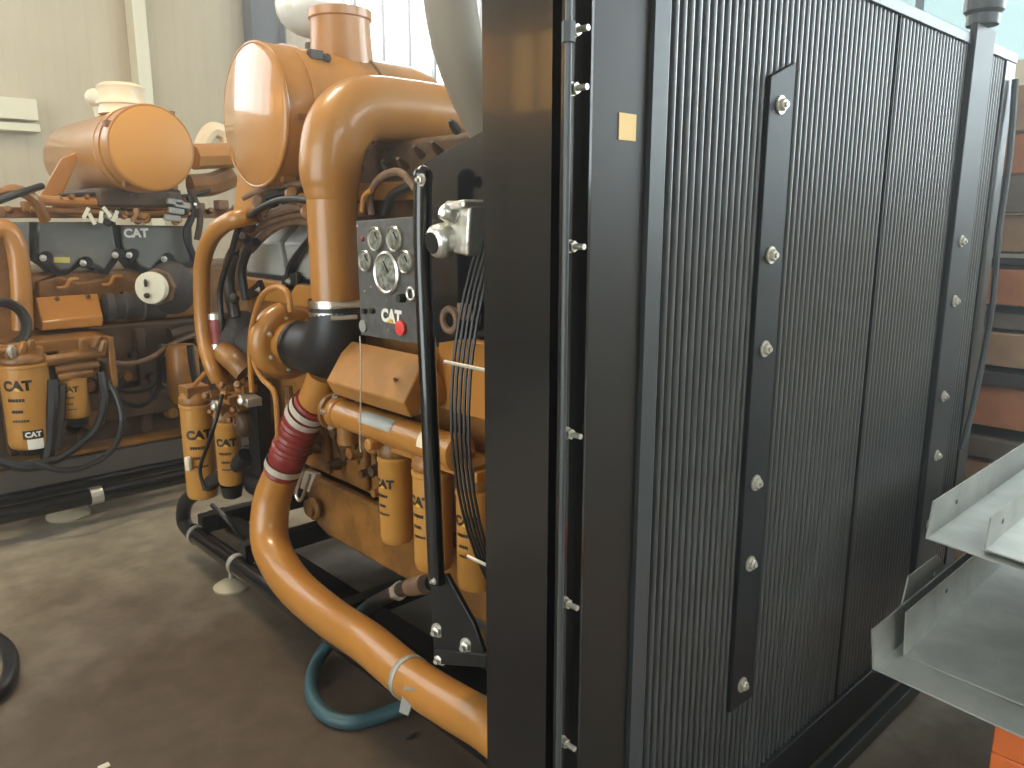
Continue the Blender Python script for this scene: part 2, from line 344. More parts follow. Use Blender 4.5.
# ribbed core
cx0, cx1 = X0+.254, 3.04
obj('core_fins', MB().box2((cx0, YF+.014, Z0+.06), (cx1, YF+.03, Z1-.03)), FIN, rad)
mb = MB(); x = cx0+.012
while x < cx1-.01:
    mb.prism([(x-.0075, YF+.015, Z0+.06), (x-.006, YF+.004, Z0+.06), (x-.003, YF+.0005, Z0+.06), (x, YF, Z0+.06), (x+.003, YF+.0005, Z0+.06), (x+.006, YF+.004, Z0+.06), (x+.0075, YF+.015, Z0+.06)], (0, 0, Z1-Z0-.09)); x += .0238
obj('core_tubes', mb, TUBE, rad, smooth=60)
mb = MB()   # crimped fins between the tubes
x = cx0+.0195
while x < 1.95:
    z = Z0+.07
    vs = []
    while z < Z1-.04:
        vs.append((z, YF+.010 if len(vs) % 2 else YF+.0138)); z += .0062
    for (za, ya), (zb, yb) in zip(vs, vs[1:]):
        q = [mb.bm.verts.new(p) for p in ((x, ya, za), (x+.0095, ya, za), (x+.0095, yb, zb), (x, yb, zb))]; mb.bm.faces.new(q)
    x += .0238
obj('crimped_fin', mb, FIN, rad, smooth=10)
obj('lower_rail', MB().box2((cx0-.003, YF-.012, Z0-.0), (X1, YF+.012, Z0+.065)), BLK2, rad, bevel=.003)
obj('upper_rail', MB().box2((cx0-.003, YF-.008, Z1-.03), (X1, YF+.03, Z1)), FRAME, rad, bevel=.002)
obj('end_frame', MB().box2((3.04, YF-.006, Z0+.06), (X1, YF+.03, Z1-.03)), BLK2, rad, bevel=.003)
obj('seam_strip', MB().box2((2.188, YF-.003, Z0+.06), (2.192, YF+.014, Z1-.03)), STRAP, rad)
# straps
obj('core_strap', MB().prism([(1.555, YF-.012, .42), (1.655, YF-.012, .42), (1.655, YF-.012, 1.925), (1.555, YF-.012, 1.885)], (0, .012, 0)), STRAP, rad, bevel=.002)
obj('core_strap', MB().box2((2.69, YF-.02, .3), (2.86, YF, Z1+.03)), STRAP, rad, bevel=.004)
mb = MB(); mb.lathe([(0, .045), (.03, .045), (.04, .055), (.075, .055), (.08, .03), (.4, .03)], (2.76, YF-.01, Z1+.03), (0, 0, 1), 20)
obj('filler_pipe', mb, FRAME, rad)
hp = [(3.10, YF-.02, 2.05), (3.105, YF-.03, 1.8), (3.09, YF-.03, 1.55), (3.10, YF-.035, 1.3), (3.06, YF-.03, 1.0), (2.98, YF-.03, .8)]
obj('drain_line', MB().tube(hp, .011, 8, 6), FRAME, rad)
for X, Y, zs in ((1.60, YF-.012, (1.833, 1.521, 1.314, .999, .798, .478)), (2.76, YF-.02, (1.529, 1.34, 1.027, .824, .58)), (.980, YF+.012, (1.89, 1.803, 1.554, 1.231, .909, .62))):
    for z in zs:
        mb = MB()
        if X < 1: mb.lathe([(0, .011), (.004, .011)], (X, Y, z), (0, -1, 0), 16); mb.lathe([(0, .0095), (.014, .0095)], (X, Y, z), (0, -1, 0), 6); mb.lathe([(0, .005), (.035, .005)], (X, Y, z), (0, -1, 0), 10)
        else: mb.lathe([(0, .019), (.004, .019)], (X, Y, z), (0, -1, 0), 18); mb.lathe([(0, .013), (.011, .013), (.013, .011)], (X, Y, z), (0, -1, 0), 6); mb.lathe([(0, .006), (.018, .006)], (X, Y, z), (0, -1, 0), 10)
        obj('bolt', mb, ZINC, rad)
s = at(628, 127, y=YF-.006)
obj('sticker', MB().box2((s.x-.023, YF-.0055, s.z-.022), (s.x+.023, YF-.0042, s.z+.022)), STICK, rad)
# fan shroud, guard and stay at the back of the radiator
FC = Vector((1.80, 0, 1.20)); FR = .84
obj('fan_shroud', MB().lathe([(0, FR-.03), (.10, FR-.1), (.10, FR-.12), (0, FR-.06)], (FC.x, YR, FC.z), (0, 1, 0), 64, caps=False), BLK2, rad)
for k in range(5):
    obj('guard_wire', MB().torus((FC.x, YR+.055+k*.016, FC.z), (0, 1, 0), FR-.002*k, .0036, 90, 6), BLK2, rad)
for a in range(0, 360, 30):
    e = Vector((math.cos(math.radians(a-8)), 0, math.sin(math.radians(a-8))))
    obj('guard_clip', MB().tube([FC+e*(FR+.006)+Vector((0, YR, 0)), FC+e*(FR+.006)+Vector((0, YR+.13, 0))], .004, 6), ZINC, rad)
mb = MB()
for k in range(8):
    a = 2*PI*k/8; e = Vector((math.cos(a), 0, math.sin(a))); t = Vector((-math.sin(a), 0, math.cos(a)))
    c = FC+Vector((0, YR+.06, 0)); mb.prism([c+e*.12-t*.05, c+e*.72-t*.10, c+e*.74+t*.10+Vector((0, .06, 0)), c+e*.12+t*.05+Vector((0, .04, 0))], (0, .004, 0))
mb.lathe([(0, .14), (.08, .14), (.1, .08)], (FC.x, YR+.05, FC.z), (0, 1, 0), 24)
obj('fan', mb, BLK2, rad)
gp = [at(424, 163, x=1.10), at(500, 122, x=1.10), at(500, 334, x=1.10), at(437, 343, x=1.10), at(424, 300, x=1.10)]
obj('gusset_plate', MB().prism(gp, (.006, 0, 0)), BLK, rad)
st = [at(423, 176, x=1.04), at(423, 260, x=1.04), at(429, 400, x=1.04), at(437, 583, x=1.04)]
mb = MB().tube(st, .020, 12, 5); mb.ball(st[0], .0215)
obj('stay_bar', mb, BLK, rad)
obj('stay_bolt', MB().hexbolt(at(422, 180, x=1.022), (-1, 0, 0), .009), ZINC, rad)
bp = [at(430, 576, x=1.05), at(446, 574, x=1.05), at(474, 625, x=1.05), at(486, 660, x=1.05), at(434, 662, x=1.05)]
obj('foot_bracket', MB().prism(bp, (.012, 0, 0)).prism([at(434, 650, x=1.04), at(486, 655, x=1.04), at(486, 668, x=1.04), at(434, 664, x=1.04)], (.18, 0, 0)), BLK2, rad, bevel=.002)
for u, v in ((438, 630), (467, 645), (441, 658)):
    obj('bracket_bolt', MB().hexbolt(at(u, v, x=1.05), (-1, -.25, 0), .0125), CAST, rad)
obj('bracket_bolt', MB().hexbolt(at(434, 581, x=1.024), (-1, 0, 0), .006), CAST, rad)
# skid under the radiator
mb = MB().box2((X0+.05, YF+.0, 0), (X1+.06, YF+.03, Z0)).box2((X0+.05, YF+.03, .0), (X0+.08, 1.6, Z0)).box2((X1-.03, YF-.16, .03), (X1+.22, YF-.08, .09)).box2((X1-.0, YF-.1, .03), (X1+.06, YF+.2, Z0))
mb.box2((X0+.02, YF-.09, .02), (X1+.02, YF-.05, .075)).box2((X0+.02, YF-.05, .02), (X0+.06, YF+.0, .075)).box2((X1-.04, YF-.05, .02), (X1, YF, .075))
obj('skid_base', mb, BLK2, rad, bevel=.003)

# ------------------------------------------------------------------ filters
def filt(parent, x, y, z0, z1, r, az, name='filter_canister', lab=True, cath=None, zf=.72, lean=0):
    h = z1-z0
    f = obj(name, MB().lathe([(0, r*.72), (.006, r*.9), (.018, r*.97), (.03, r), (h-.02, r), (h-.016, r*1.05), (h-.004, r*1.05), (h, r*.95)], (x, y, z0), (0, 0, 1), 32), YFIL, parent)
    obj('filter_head', MB().lathe([(0, r*1.0), (.012, r*1.04), (.03, r*1.0), (.05, r*.75), (.075, r*.62)], (x, y, z1), (0, 0, 1), 24).box((x, y, z1+.055), (r*1.5, r*1.5, .05)), YEL2, f, bevel=.004)
    if lab:
        hh = cath or h*.105
        cat_word(f, hh, lambda bm, e: place_cyl(bm, x, y, z0+h*zf, r, az, .0015+e), INK)
        pl = lambda bm, e: place_cyl(bm, x, y, z0+h*zf, r, az, .0015+e)
        dashes(f, [(-hh*.2, -hh*1.35)], hh*1.5, hh*.3, pl); dashes(f, [(-hh*.2, -hh*2.4)], hh*1.0, hh*.28, pl); dashes(f, [(0, -hh*3.3)], hh*1.4, hh*.22, pl)
    return f

# ------------------------------------------------------------------ engine beside the radiator
E1 = thing('diesel_engine', 'yellow diesel engine right behind the radiator, with gauge panel and red hose', 'engine', (1.95, 2.4, 0))
FX = 1.50
# block, sump, front housing
mb = MB(); mb.box2((FX, 1.40, .60), (2.35, 3.45, 1.10)); mb.box2((FX+.04, 1.35, 1.1), (2.3, 3.4, 1.34))
for k in range(5): mb.box2((FX-.03, 1.55+k*.27, .62), (FX, 1.60+k*.27, 1.05))
obj('engine_block', mb, YEL2, E1, bevel=.012)
mb = MB().prism([(FX-.03, 1.42, .60), (FX-.03, 2.80, .60), (FX-.03, 2.82, .52), (FX-.03, 2.74, .385), (FX-.03, 2.66, .36), (FX-.03, 1.42, .36)], (.8, 0, 0))
mb.box2((FX-.05, 1.42, .575), (FX+.05, 2.84, .60))
obj('sump', mb, YEL2, E1, bevel=.015)
obj('sump_foot', MB().lathe([(0, .035), (.02, .04), (.05, .03)], (FX-.075, 2.72, .47), (1, 0, 0), 20).torus((FX-.06, 2.70, .47), (1, 0, 0), .035, .012, 24, 8), YEL2, E1)
mb = MB(); mb.box2((1.32, 1.34, .60), (2.4, 1.42, 1.28)); mb.lathe([(0, .18), (.05, .18)], (1.5, 1.34, .75), (0, -1, 0), 32)
obj('timing_cover', mb, YEL2, E1, bevel=.01)
for k in range(9): obj('housing_bolt', MB().hexbolt((1.50, 1.46+.06*(k % 3), 1.13+.05*(k//3)), (-1, 0, 0), .006), YEL2, E1)
obj('damper_cover', MB().lathe([(0, .15), (.04, .16), (.08, .13), (.1, .06)], (1.36, 1.36, .50), (-.35, -1, 0), 32), PLASTIC, E1)
# flywheel housing & dark rear end
mb = MB(); mb.lathe([(0, .40), (.05, .42), (.2, .42), (.24, .34)], (1.95, 3.2, .72), (0, 1, 0), 40); mb.box2((1.55, 2.85, .42), (2.3, 3.3, .62))
obj('flywheel_housing', mb, BLK2, E1, bevel=.01)
# skid
mb = MB().tube([(1.28, 3.58, .15), (1.28, 1.25, .15)], .042, 16).box2((1.37, 1.2, .08), (1.45, 3.62, .22))
obj('skid_rail', mb, BLK, E1, smooth=40)
obj('skid_rail', MB().box2((2.35, 1.2, .08), (2.43, 3.62, .22)), BLK2, E1)
mb = MB()
for y in (1.5, 2.3, 3.05, 3.5): obj('skid_crossbeam', MB().box2((1.30, y, .16), (2.45, y+.06, .24)), BLK2, E1)
obj('rail_collar', MB().lathe([(0, .048), (.02, .048)], (1.28, 3.52, .15), (0, 1, 0), 20), ZINC, E1)
obj('rail_collar', MB().lathe([(0, .046), (.03, .046)], (1.28, 3.08, .15), (0, 1, 0), 20), ZINC, E1)
for (x, y) in ((1.29, 3.2), (2.39, 3.2)):
    f = obj('levelling_foot', MB().lathe([(0, .075), (.012, .078), (.03, .05), (.045, .02)], (x, y, 0), (0, 0, 1), 28), FOOTM, E1); obj('stud', MB().lathe([(.04, .010), (.12, .010)], (x, y, 0), (0, 0, 1), 10), ZINC, f)
mb = MB().tube([at(196, 536, x=1.27), at(184, 522, x=1.27), at(186, 502, x=1.27), at(203, 488, x=1.29), at(230, 470, x=1.33), at(246, 455, x=1.36)], .034, 12, 5)
obj('drain_hose', mb, RUB, E1)
obj('thin_cable', MB().tube([at(205, 490, x=1.18), at(200, 470, x=1.18), at(206, 450, x=1.18), at(216, 420, x=1.2), at(222, 395, x=1.25)], .008, 8, 5), RUB, E1)
obj('thin_cable', MB().tube([at(212, 505, x=1.28), at(228, 520, x=1.3), at(245, 540, x=1.36), at(258, 535, x=1.4)], .011, 8, 5), RUB, E1)
obj('post', MB().box2((1.38, 3.02, .2), (1.44, 3.12, .95)), BLK2, E1)
obj('starter_motor', MB().lathe([(0, .05), (.01, .065), (.2, .065), (.22, .045), (.3, .045)], (1.42, 2.95, .48), (0, 1, 0), 24), BLK2, E1)
# filter pair by the stay bar
fa, fb = at(396, 500, x=1.40), at(433, 520, x=1.385)
A1 = math.radians(186)
filt(E1, fa.x, fa.y, .545, .845, .055, math.radians(190), 'oil_filter')
filt(E1, fb.x, fb.y, .530, .855, .060, math.radians(188), 'oil_filter')
filt(E1, fb.x+.01, fb.y-.19, .53, .84, .055, math.radians(198), 'oil_filter')
mb = MB().box2((1.36, fb.y-.24, .87), (1.52, fa.y+.05, .905)); mb.lathe([(0, .02), (.05, .02)], (1.36, fa.y+.02, .89), (-1, 0, 0), 12)
mb.tube([(1.37, fa.y-.04, .90), (1.37, fb.y+.06, .925), (1.37, fb.y-.02, .90)], .022, 10, 4)
obj('filter_manifold', mb, YEL, E1, bevel=.006)
# lube cooler tube
mb = MB().lathe([(0, .045), (.006, .056), (.03, .056), (.034, .050), (.64, .050), (.644, .056), (.70, .056), (.705, .04)], (1.37, 1.68, .94), (0, 1, 0), 32)
oc = obj('oil_cooler', mb, YEL, E1)
def patch(y0, y1, a0, a1, r=.0515, n=8, c=(1.37, .94)):
    m = MB(); ra = [[m.bm.verts.new((c[0]+r*math.cos(a0+(a1-a0)*k/n), yy, c[1]+r*math.sin(a0+(a1-a0)*k/n))) for k in range(n+1)] for yy in (y0, y1)]
    for k in range(n): m.bm.faces.new((ra[0][k], ra[0][k+1], ra[1][k+1], ra[1][k]))
    return m
obj('sheen_patch', patch(1.97, 2.15, math.radians(115), math.radians(165)), GALV, oc)  # sheen on the cooler tube put into pale curved patches
obj('sheen_patch', patch(1.74, 1.83, math.radians(125), math.radians(180)), PLASTIC, oc)
obj('cooler_flange', MB().lathe([(0, .068), (.02, .068)], (1.37, 2.36, .94), (0, 1, 0), 24).lathe([(0, .035), (.1, .035)], (1.37, 2.3, .94), (0, 0, -1), 16), YEL2, oc)
for k in range(4): obj('flange_bolt', MB().hexbolt((1.37-.058*math.cos(k*1.2-1), 2.355, .94+.058*math.sin(k*1.2-1)), (0, -1, 0), .009), ZINC, oc)
# charge-air housing with sloped face
yy = 1.86
sec = [at(411, 418, y=yy), at(403, 403, y=yy), at(419, 371, y=yy), at(431, 357, y=yy), at(451, 397, y=yy), at(434, 410, y=yy)]
obj('charge_air_housing', MB().prism(sec, (0, .44, 0)), YELM, E1, bevel=.005)
for k in range(1): obj('cover_bolt', MB().hexbolt(Vector(sec[2])+Vector((-.03, .08+.14*k, -.035)), (-.7, 0, .7), .006), YEL2, E1)
obj('housing_web', MB().box2((1.46, 1.40, 1.02), (1.50, 1.9, 1.25)), YEL, E1, bevel=.006)
obj('front_lug', MB().torus(at(450, 320, x=1.06), (1, 0, 0), .024, .008, 28, 8).box(at(466, 312, x=1.065), (.008, .05, .035)), TAN, E1)
# thermostat casting in foil by the gusset
c = at(462, 228, x=1.03)
mb = MB().box(c+Vector((0, -.01, .0)), (.05, .082, .10), Matrix.Rotation(.12, 3, 'X')).lathe([(0, .034), (.03, .036), (.045, .028)], c+Vector((-.012, .022, -.022)), (-1, .1, -.15), 16).lathe([(0, .02), (.035, .016)], c+Vector((-.02, -.005, .022)), (-.8, .2, .3), 8)
mb.box(c+Vector((-.01, -.02, .043)), (.06, .07, .018), Matrix.Rotation(-.1, 3, 'X'))
obj('thermostat_housing', mb, CAST, E1, bevel=.006)
obj('thermostat_outlet', MB().lathe([(0, .022), (.004, .022)], c+Vector((-.055, .026, -.029)), (-1, .1, -.15), 16), BLK2, E1)
# ---- turbo, rubber elbow, riser
tc_ = at(287, 342, x=1.40)
TY = tc_.y
mb = MB().torus((1.40, TY, tc_.z), (0, 1, 0), .105, lambda t: .030+.020*(t/(2*PI)), 40, 14)
mb.lathe([(-.05, .05), (-.04, .1), (.0, .115), (.04, .1), (.06, .07)], (1.40, TY, tc_.z), (0, 1, 0), 32)
mb.lathe([(0, .095), (-.04, .088), (-.07, .082), (-.12, .082)], (1.40, TY, tc_.z), (0, 1, 0), 32)
tb = obj('turbocharger', mb, YEL, E1)
for k in range(7):
    a = k*2*PI/7; obj('turbo_bolt', MB().hexbolt((1.40+.10*math.cos(a), TY-.045, tc_.z+.10*math.sin(a)), (0, -1, 0), .007), ZINC, tb)
dk = at(244, 342, x=1.46)
mb = MB().ball(dk, .135, (.9, .75, 1)); mb.lathe([(0, .08), (.3, .07)], dk, (0, -1, 0), 20)
obj('turbine_blanket', mb, BLANKET, E1)
VX, VY = 1.40, at(334, 250, x=1.40).y
ez = tc_.z
mb = MB().tube([(1.40, TY-.09, ez), (1.40, TY-.16, ez), (1.40, VY+.10, ez+.00), (1.40, VY+.025, ez+.04), (VX, VY, ez+.11), (VX, VY, 1.30)], [.088, .092, .102, .104, .098, .090], 28, 5)
obj('rubber_elbow', mb, RUB, E1)
for yk in (TY-.13,): obj('elbow_band', MB().lathe([(0, .096), (.022, .096)], (1.40, yk, ez), (0, 1, 0), 32, False), BLK2, E1)
mb = MB().lathe([(0, .083), (.38, .083)], (VX, VY, 1.30), (0, 0, 1), 32)
zc = at(400, 112, y=VY).z
mb.tube([(VX, VY, 1.66), (VX, VY, 1.70), (VX, VY, zc-.20), (VX+.03, VY, zc-.09), (VX+.10, VY, zc-.02), (VX+.22, VY, zc), (VX+.55, VY, zc), (VX+1.1, VY, zc)], [.083, .092, .102, .108, .11, .11, .11, .11], 32, 6)
obj('intake_pipe', mb, YEL, E1)
for z in (1.305, 1.265):
    k = obj('hose_clamp', MB().lathe([(0, .094), (.024, .094)], (VX, VY, z), (0, 0, 1), 36, False), STEEL, E1)
    d = Vector((-.35, -.94, 0)).normalized(); obj('clamp_screw', MB().tube([Vector((VX, VY, z+.012))+d*.103+Vector((-.035, .013, 0)), Vector((VX, VY, z+.012))+d*.103+Vector((.045, -.017, 0))], .008, 8), ZINC, k)
# ---- compressor outlet, red hose, long coolant pipe
q = [at(324, 374, x=1.38), at(314, 402, x=1.37), at(303, 418, x=1.355), at(292, 445, x=1.34), at(281, 474, x=1.32), at(271, 505, x=1.29), at(271, 545, x=1.255), at(292, 583, x=1.225), at(330, 617, x=1.20), at(368, 643, x=1.17), at(410, 678, x=1.14), at(450, 704, x=1.12), at(490, 728, x=1.11), at(490, 728, x=1.11)+Vector((-.005, -.16, -.01))]
obj('outlet_stub', MB().tube(q[:2]+[q[2]], [.058, .06, .06], 24, 3), YEL, E1)
hs = []; hr = []
n = 36
for k in range(n+1):
    t = k/n*3; i = min(int(t), 2); p = q[1+i].lerp(q[2+i], t-i); hs.append(p); hr.append(.068+.003*math.cos(k*PI*.8) + (.003 if 8 < k < 30 else -.001))
rh = obj('red_hose', MB().tube(hs, hr, 28), RED, E1)
for k in (3, 8, 31, 33)[:4]:
    if k == 33: continue
    d = (hs[min(k+2, n)]-hs[k]).normalized()
    cl = obj('hose_clamp', MB().lathe([(0, .0745), (.027, .0745)], hs[k], d, 36, False), BAND, rh)
mb = MB().tube(q[4:], [.066, .072, .073, .070, .066, .063, .061, .059, .058, .058], 28, 6)
obj('coolant_pipe', mb, YEL, E1)
d = (q[11]-q[9]).normalized()
ps = obj('pipe_strap', MB().lathe([(-.011, .063), (.011, .063)], q[10], d, 36, False), GALV, E1)
ps.modifiers.new('solid', 'SOLIDIFY').thickness = .003
tl = at(409, 692, x=1.07)
obj('strap_tail', MB().prism([at(399, 712, x=1.07), at(408, 716, x=1.07), at(416, 690, x=1.075), at(404, 686, x=1.075)], (.004, 0, 0)), GALV, ps)
# ---- valve covers
sx = 1.56
def cover(y0, y1, par, dark=True):
    c1 = obj('valve_cover', MB().prism([(sx, y0, 1.36), (sx-.02, y0, 1.50), (sx+.08, y0, 1.60), (sx+.38, y0, 1.62), (sx+.38, y0, 1.36)], (0, y1-y0, 0)), GREYL, par, bevel=.01)
    obj('cover_gasket', MB().box2((sx-.012, y0-.012, 1.335), (sx+.40, y1+.012, 1.362)), RUB, c1)
cover(2.60, 3.02, E1); cover(3.06, 3.42, E1); cover(1.75, 2.5, E1)
obj('breather_strap', MB().tube([at(312, 236, x=1.5), at(300, 252, x=1.52), at(291, 268, x=1.53), at(288, 290, x=1.53)], [.012, .014, .02, .022], 8, 4), RUB, E1)
obj('breather_strap', MB().prism([at(282, 275, x=1.52), at(296, 272, x=1.52), at(297, 284, x=1.52), at(290, 296, x=1.52), at(281, 284, x=1.52)], (.02, 0, 0)), RUB, E1, bevel=.003)
obj('strap_bolt', MB().hexbolt(at(289, 281, x=1.52), (-1, 0, 0), .009), CAST, E1)
obj('breather_strap', MB().prism([at(240, 296, x=1.5), at(255, 284, x=1.5), at(258, 280, x=1.5), at(262, 292, x=1.5), at(250, 298, x=1.5)], (.02, 0, 0)), RUB, E1)
obj('strap_bolt', MB().hexbolt(at(259, 290, x=1.5), (-1, 0, 0), .009), CAST, E1)
obj('rocker_base', MB().box2((FX+.02, 1.5, 1.25), (FX+.5, 3.42, 1.345)), YEL, E1, bevel=.01)
# ---- upper manifold and harness
mb = MB().box2((1.55, 2.0, 1.66), (2.25, 3.35, 1.72))
for k in range(7): mb.lathe([(0, .03), (.05, .03)], (1.57, 2.5+k*.12, 1.66), (-1, 0, .3), 10); mb.box((1.58, 2.47+k*.12, 1.63), (.05, .06, .05))
obj('upper_manifold', mb, YEL2, E1, bevel=.006)
obj('exhaust_manifold', MB().box2((1.62, 1.6, 1.45), (2.3, 2.62, 1.86)).box2((1.50, 2.62, 1.72), (2.2, 3.3, 1.76)), BROWN, E1, bevel=.03)
def harness(pts, r, m, x=1.45, name='wiring_loom'):
    obj(name, MB().tube([at(u, v, x=x+(dx[0] if dx else 0)) for u, v, *dx in pts], r, 10, 5), m, E1)
harness([(318, 206), (290, 208), (266, 216), (248, 222), (240, 240), (228, 262), (226, 300), (232, 330)], .019, TAN, 1.42)
harness([(318, 214), (288, 216), (262, 226), (246, 244), (240, 266), (238, 290)], .014, TAN, 1.44)
harness([(316, 222), (290, 221), (268, 232), (250, 250)], .018, TAN, 1.47)
harness([(310, 200), (280, 200), (255, 212), (240, 225), (232, 250), (220, 290), (222, 330), (216, 372)], .012, RUB, 1.36)
harness([(330, 192), (300, 190), (272, 196), (250, 205), (235, 208)], .016, RUB, 1.45)
harness([(320, 186), (295, 184), (262, 190), (244, 198)], .011, TAN, 1.42)
harness([(236, 252), (229, 275), (232, 300), (236, 318)], .024, HOSE, 1.42)
harness([(246, 300), (242, 270), (248, 250), (256, 242)], .018, RUB, 1.44)
for u, v, r in ((262, 206, .028), (268, 214, .024), (250, 228, .03), (246, 240, .022), (296, 199, .03), (306, 204, .026), (236, 300, .02), (312, 216, .03)):
    obj('connector', MB().lathe([(0, r*.7), (.01, r), (r*1.4, r), (r*1.8, r*.6)], at(u, v, x=1.42), (-.6, -.6, .4), 10), random.choice((YEL2, TAN, HOSE)), E1)
# small lines round the turbo
harness([(252, 392), (250, 350), (253, 322), (262, 296), (276, 287), (287, 292), (291, 312)], .0105, YEL, 1.27, 'oil_line')
harness([(253, 322), (254, 360), (262, 378), (274, 392), (277, 415), (278, 440)], .0105, YEL, 1.28, 'oil_line')
harness([(288, 386), (289, 410), (286, 430)], .016, YEL2, 1.34, 'oil_line')
harness([(360, 336), (361, 366), (360, 440), (361, 452)], .0022, ZINC, 1.26, 'pull_wire')
harness([(310, 475), (301, 500), (296, 492), (304, 470)], .006, STEEL, 1.30, 'clamp_loop')
obj('bracket_plate', MB().prism([at(305, 470, x=1.33), at(316, 474, x=1.33), at(309, 492, x=1.33), at(300, 488, x=1.33)], (.02, 0, 0)), CAST, E1)
# yellow water line to the left and its red joint
wl = [at(268, 214, x=1.55), at(246, 217, x=1.36), at(226, 223, x=1.31), at(211, 238, x=1.31), at(203, 262, x=1.31), at(202, 300, x=1.31), at(205, 340, x=1.31), at(212, 366, x=1.31), at(219, 380, x=1.33)]
obj('water_line', MB().tube(wl, .034, 20, 6), YEL, E1)
js = [at(216, 305, x=1.36), at(217, 316, x=1.36), at(218, 326, x=1.36), at(219, 336, x=1.36), at(220, 346, x=1.36), at(221, 360, x=1.36)]
jr = obj('red_joint', MB().tube([js[1], js[2], js[3], js[4]], [.037, .041, .038, .040], 20, 3), RED, E1)
for k in (1, 4): obj('hose_clamp', MB().lathe([(-.012, .043), (.012, .043)], js[k], js[5]-js[0], 24), STEEL, jr)
obj('lower_line', MB().tube([js[4], js[5], at(224, 385, x=1.38)], .034, 16, 3), YEL, E1)
obj('elbow_fitting', MB().tube([at(225, 352, x=1.36), at(236, 362, x=1.36), at(246, 372, x=1.38)], .05, 16, 3), YEL2, E1)
# filters at the rear
ff = at(199, 445, x=1.29)
filt(E1, ff.x, ff.y, .36, .80, .068, math.radians(252), 'fuel_filter', zf=.70, cath=.044)
fg = at(229, 450, x=1.33)
filt(E1, fg.x, fg.y, .47, .755, .053, math.radians(236), 'fuel_filter', zf=.70, cath=.036)
obj('drain_bowl', MB().lathe([(0, .02), (.01, .04), (.05, .048), (.06, .05)], (fg.x, fg.y, .405), (0, 0, 1), 20), RUB, E1)
obj('sample_valve', MB().lathe([(0, .014), (.05, .016), (.06, .01)], at(189, 470, x=1.22), (0, 0, 1), 10), CREAM, E1)
for u, v, s_ in ((214, 395, .05), (222, 404, .045), (232, 398, .05), (228, 388, .04), (240, 408, .04), (216, 412, .035), (236, 418, .04), (250, 400, .05), (246, 388, .05), (224, 420, .03)):
    c = at(u, v, x=1.33+random.uniform(-.02, .04)); mb = MB()
    mb.box(c, (s_*1.3, s_*1.7, s_*.7), Matrix.Rotation(random.uniform(-.4, .4), 3, 'X')).lathe([(0, s_*.35), (s_*1.2, s_*.35), (s_*1.3, s_*.2)], c, (-1, -.5, random.uniform(-.3, .6)), 8)
    obj('fuel_fitting', mb, random.choice((YEL2, YEL, YEL2, ZINC)), E1, bevel=.004)
obj('fuel_pump', MB().lathe([(0, .05), (.02, .06), (.10, .06), (.12, .04)], at(262, 420, x=1.45), (-1, 0, 0), 20).box(at(270, 440, x=1.5), (.08, .2, .2)), BROWN, E1, bevel=.01)
harness([(206, 372), (192, 388), (184, 398)], .010, YEL, 1.28, 'oil_line')
# side clutter behind the red hose
for k in range(16):
    c = Vector((FX-.02, random.uniform(2.2, 2.9), random.uniform(.62, 1.0))); r = random.uniform(.012, .03)
    obj('block_boss', MB().lathe([(0, r*1.4), (.02, r*1.3), (.03, r), (.05, r*.9)], c, (-1, 0, 0), 12), random.choice((YEL2, BROWN)), E1)
for k in range(5):
    y = 2.2+.14*k; obj('injector_line', MB().tube([(FX-.02, y, 1.0), (FX-.05, y+.02, .9), (FX-.05, y+.05, .78), (FX, y+.06, .68)], .008, 8, 4), BROWN, E1)
obj('lift_eye', MB().torus(at(372, 445, x=1.38), (-1, -.4, 0), .022, .010, 20, 8), YEL2, E1)
# ---- gauge panel
gx = 1.25
G = [at(356, 221, x=gx), at(432, 215, x=gx), at(436, 347, x=gx), at(361, 335, x=gx)]
pn = obj('gauge_panel', MB().prism(G, (.012, 0, 0)).prism([p+Vector((.012, 0, 0)) for p in G[:1]+[G[0].lerp(G[1], .03), G[3].lerp(G[2], .03)]+G[3:]], (.08, 0, 0)), PANEL, E1, bevel=.002)
def pu(u, v, dx=0): return at(u, v, x=gx+dx)
for u, v, r in ((377, 239, .033), (396, 239, .033), (367, 261, .030), (388, 273, .057), (407, 262, .030)):
    g = obj('gauge', MB().lathe([(0, r*1.06), (.008, r*1.06), (.012, r*.95), (.009, r*.86)], pu(u, v), (-1, 0, 0), 32), STEEL, pn)
    obj('gauge_glass', MB().lathe([(0, r*.86), (.008, r*.86), (.0095, r*.5)], pu(u, v, -.002), (-1, 0, 0), 28), GLASSF, g)
    c = pu(u, v, -.013); obj('needle', MB().tube([c, c+Vector((0, r*.4, r*.55))], .0018, 6), INK, g)
mb = MB().lathe([(0, .018), (.004, .018), (.005, .021), (.012, .021), (.014, .016)], pu(403, 328), (-1, 0, 0), 24); obj('stop_button', mb, REDB, pn)
obj('switch_ring', MB().torus(pu(411, 294, -.004), (1, 0, 0), .016, .005, 24, 8), STEEL, pn); obj('switch_knob', MB().lathe([(0, .013), (.02, .011)], pu(404, 298), (-1, 0, 0), 16), INK, pn)
for u in (366, 374): obj('toggle', MB().lathe([(0, .008), (.012, .008)], pu(u, 311), (-1, 0, 0), 10), INK, pn)
obj('key_escutcheon', MB().lathe([(0, .018), (.006, .018), (.006, .008)], pu(364, 326), (-1, 0, 0), 20), GALV, pn)
obj('indicator_lamp', MB().ball(pu(363, 239), .008), mat('lamp_red', (.3, .03, .02), .3), pn)
for u, v in ((357.5, 226), (371, 287), (387, 300), (365, 291), (389, 330), (428, 224)): obj('panel_screw', MB().lathe([(0, .004), (.003, .003)], pu(u, v), (-1, 0, 0), 8), CAST, pn)
ct = pu(392, 316); R_ = Vector((0, -1, 0)); U_ = Vector((0, -.06, 1))
cat_word(pn, .040, lambda bm, e: place_flat(bm, ct, R_, U_, .003+e), WHITE)
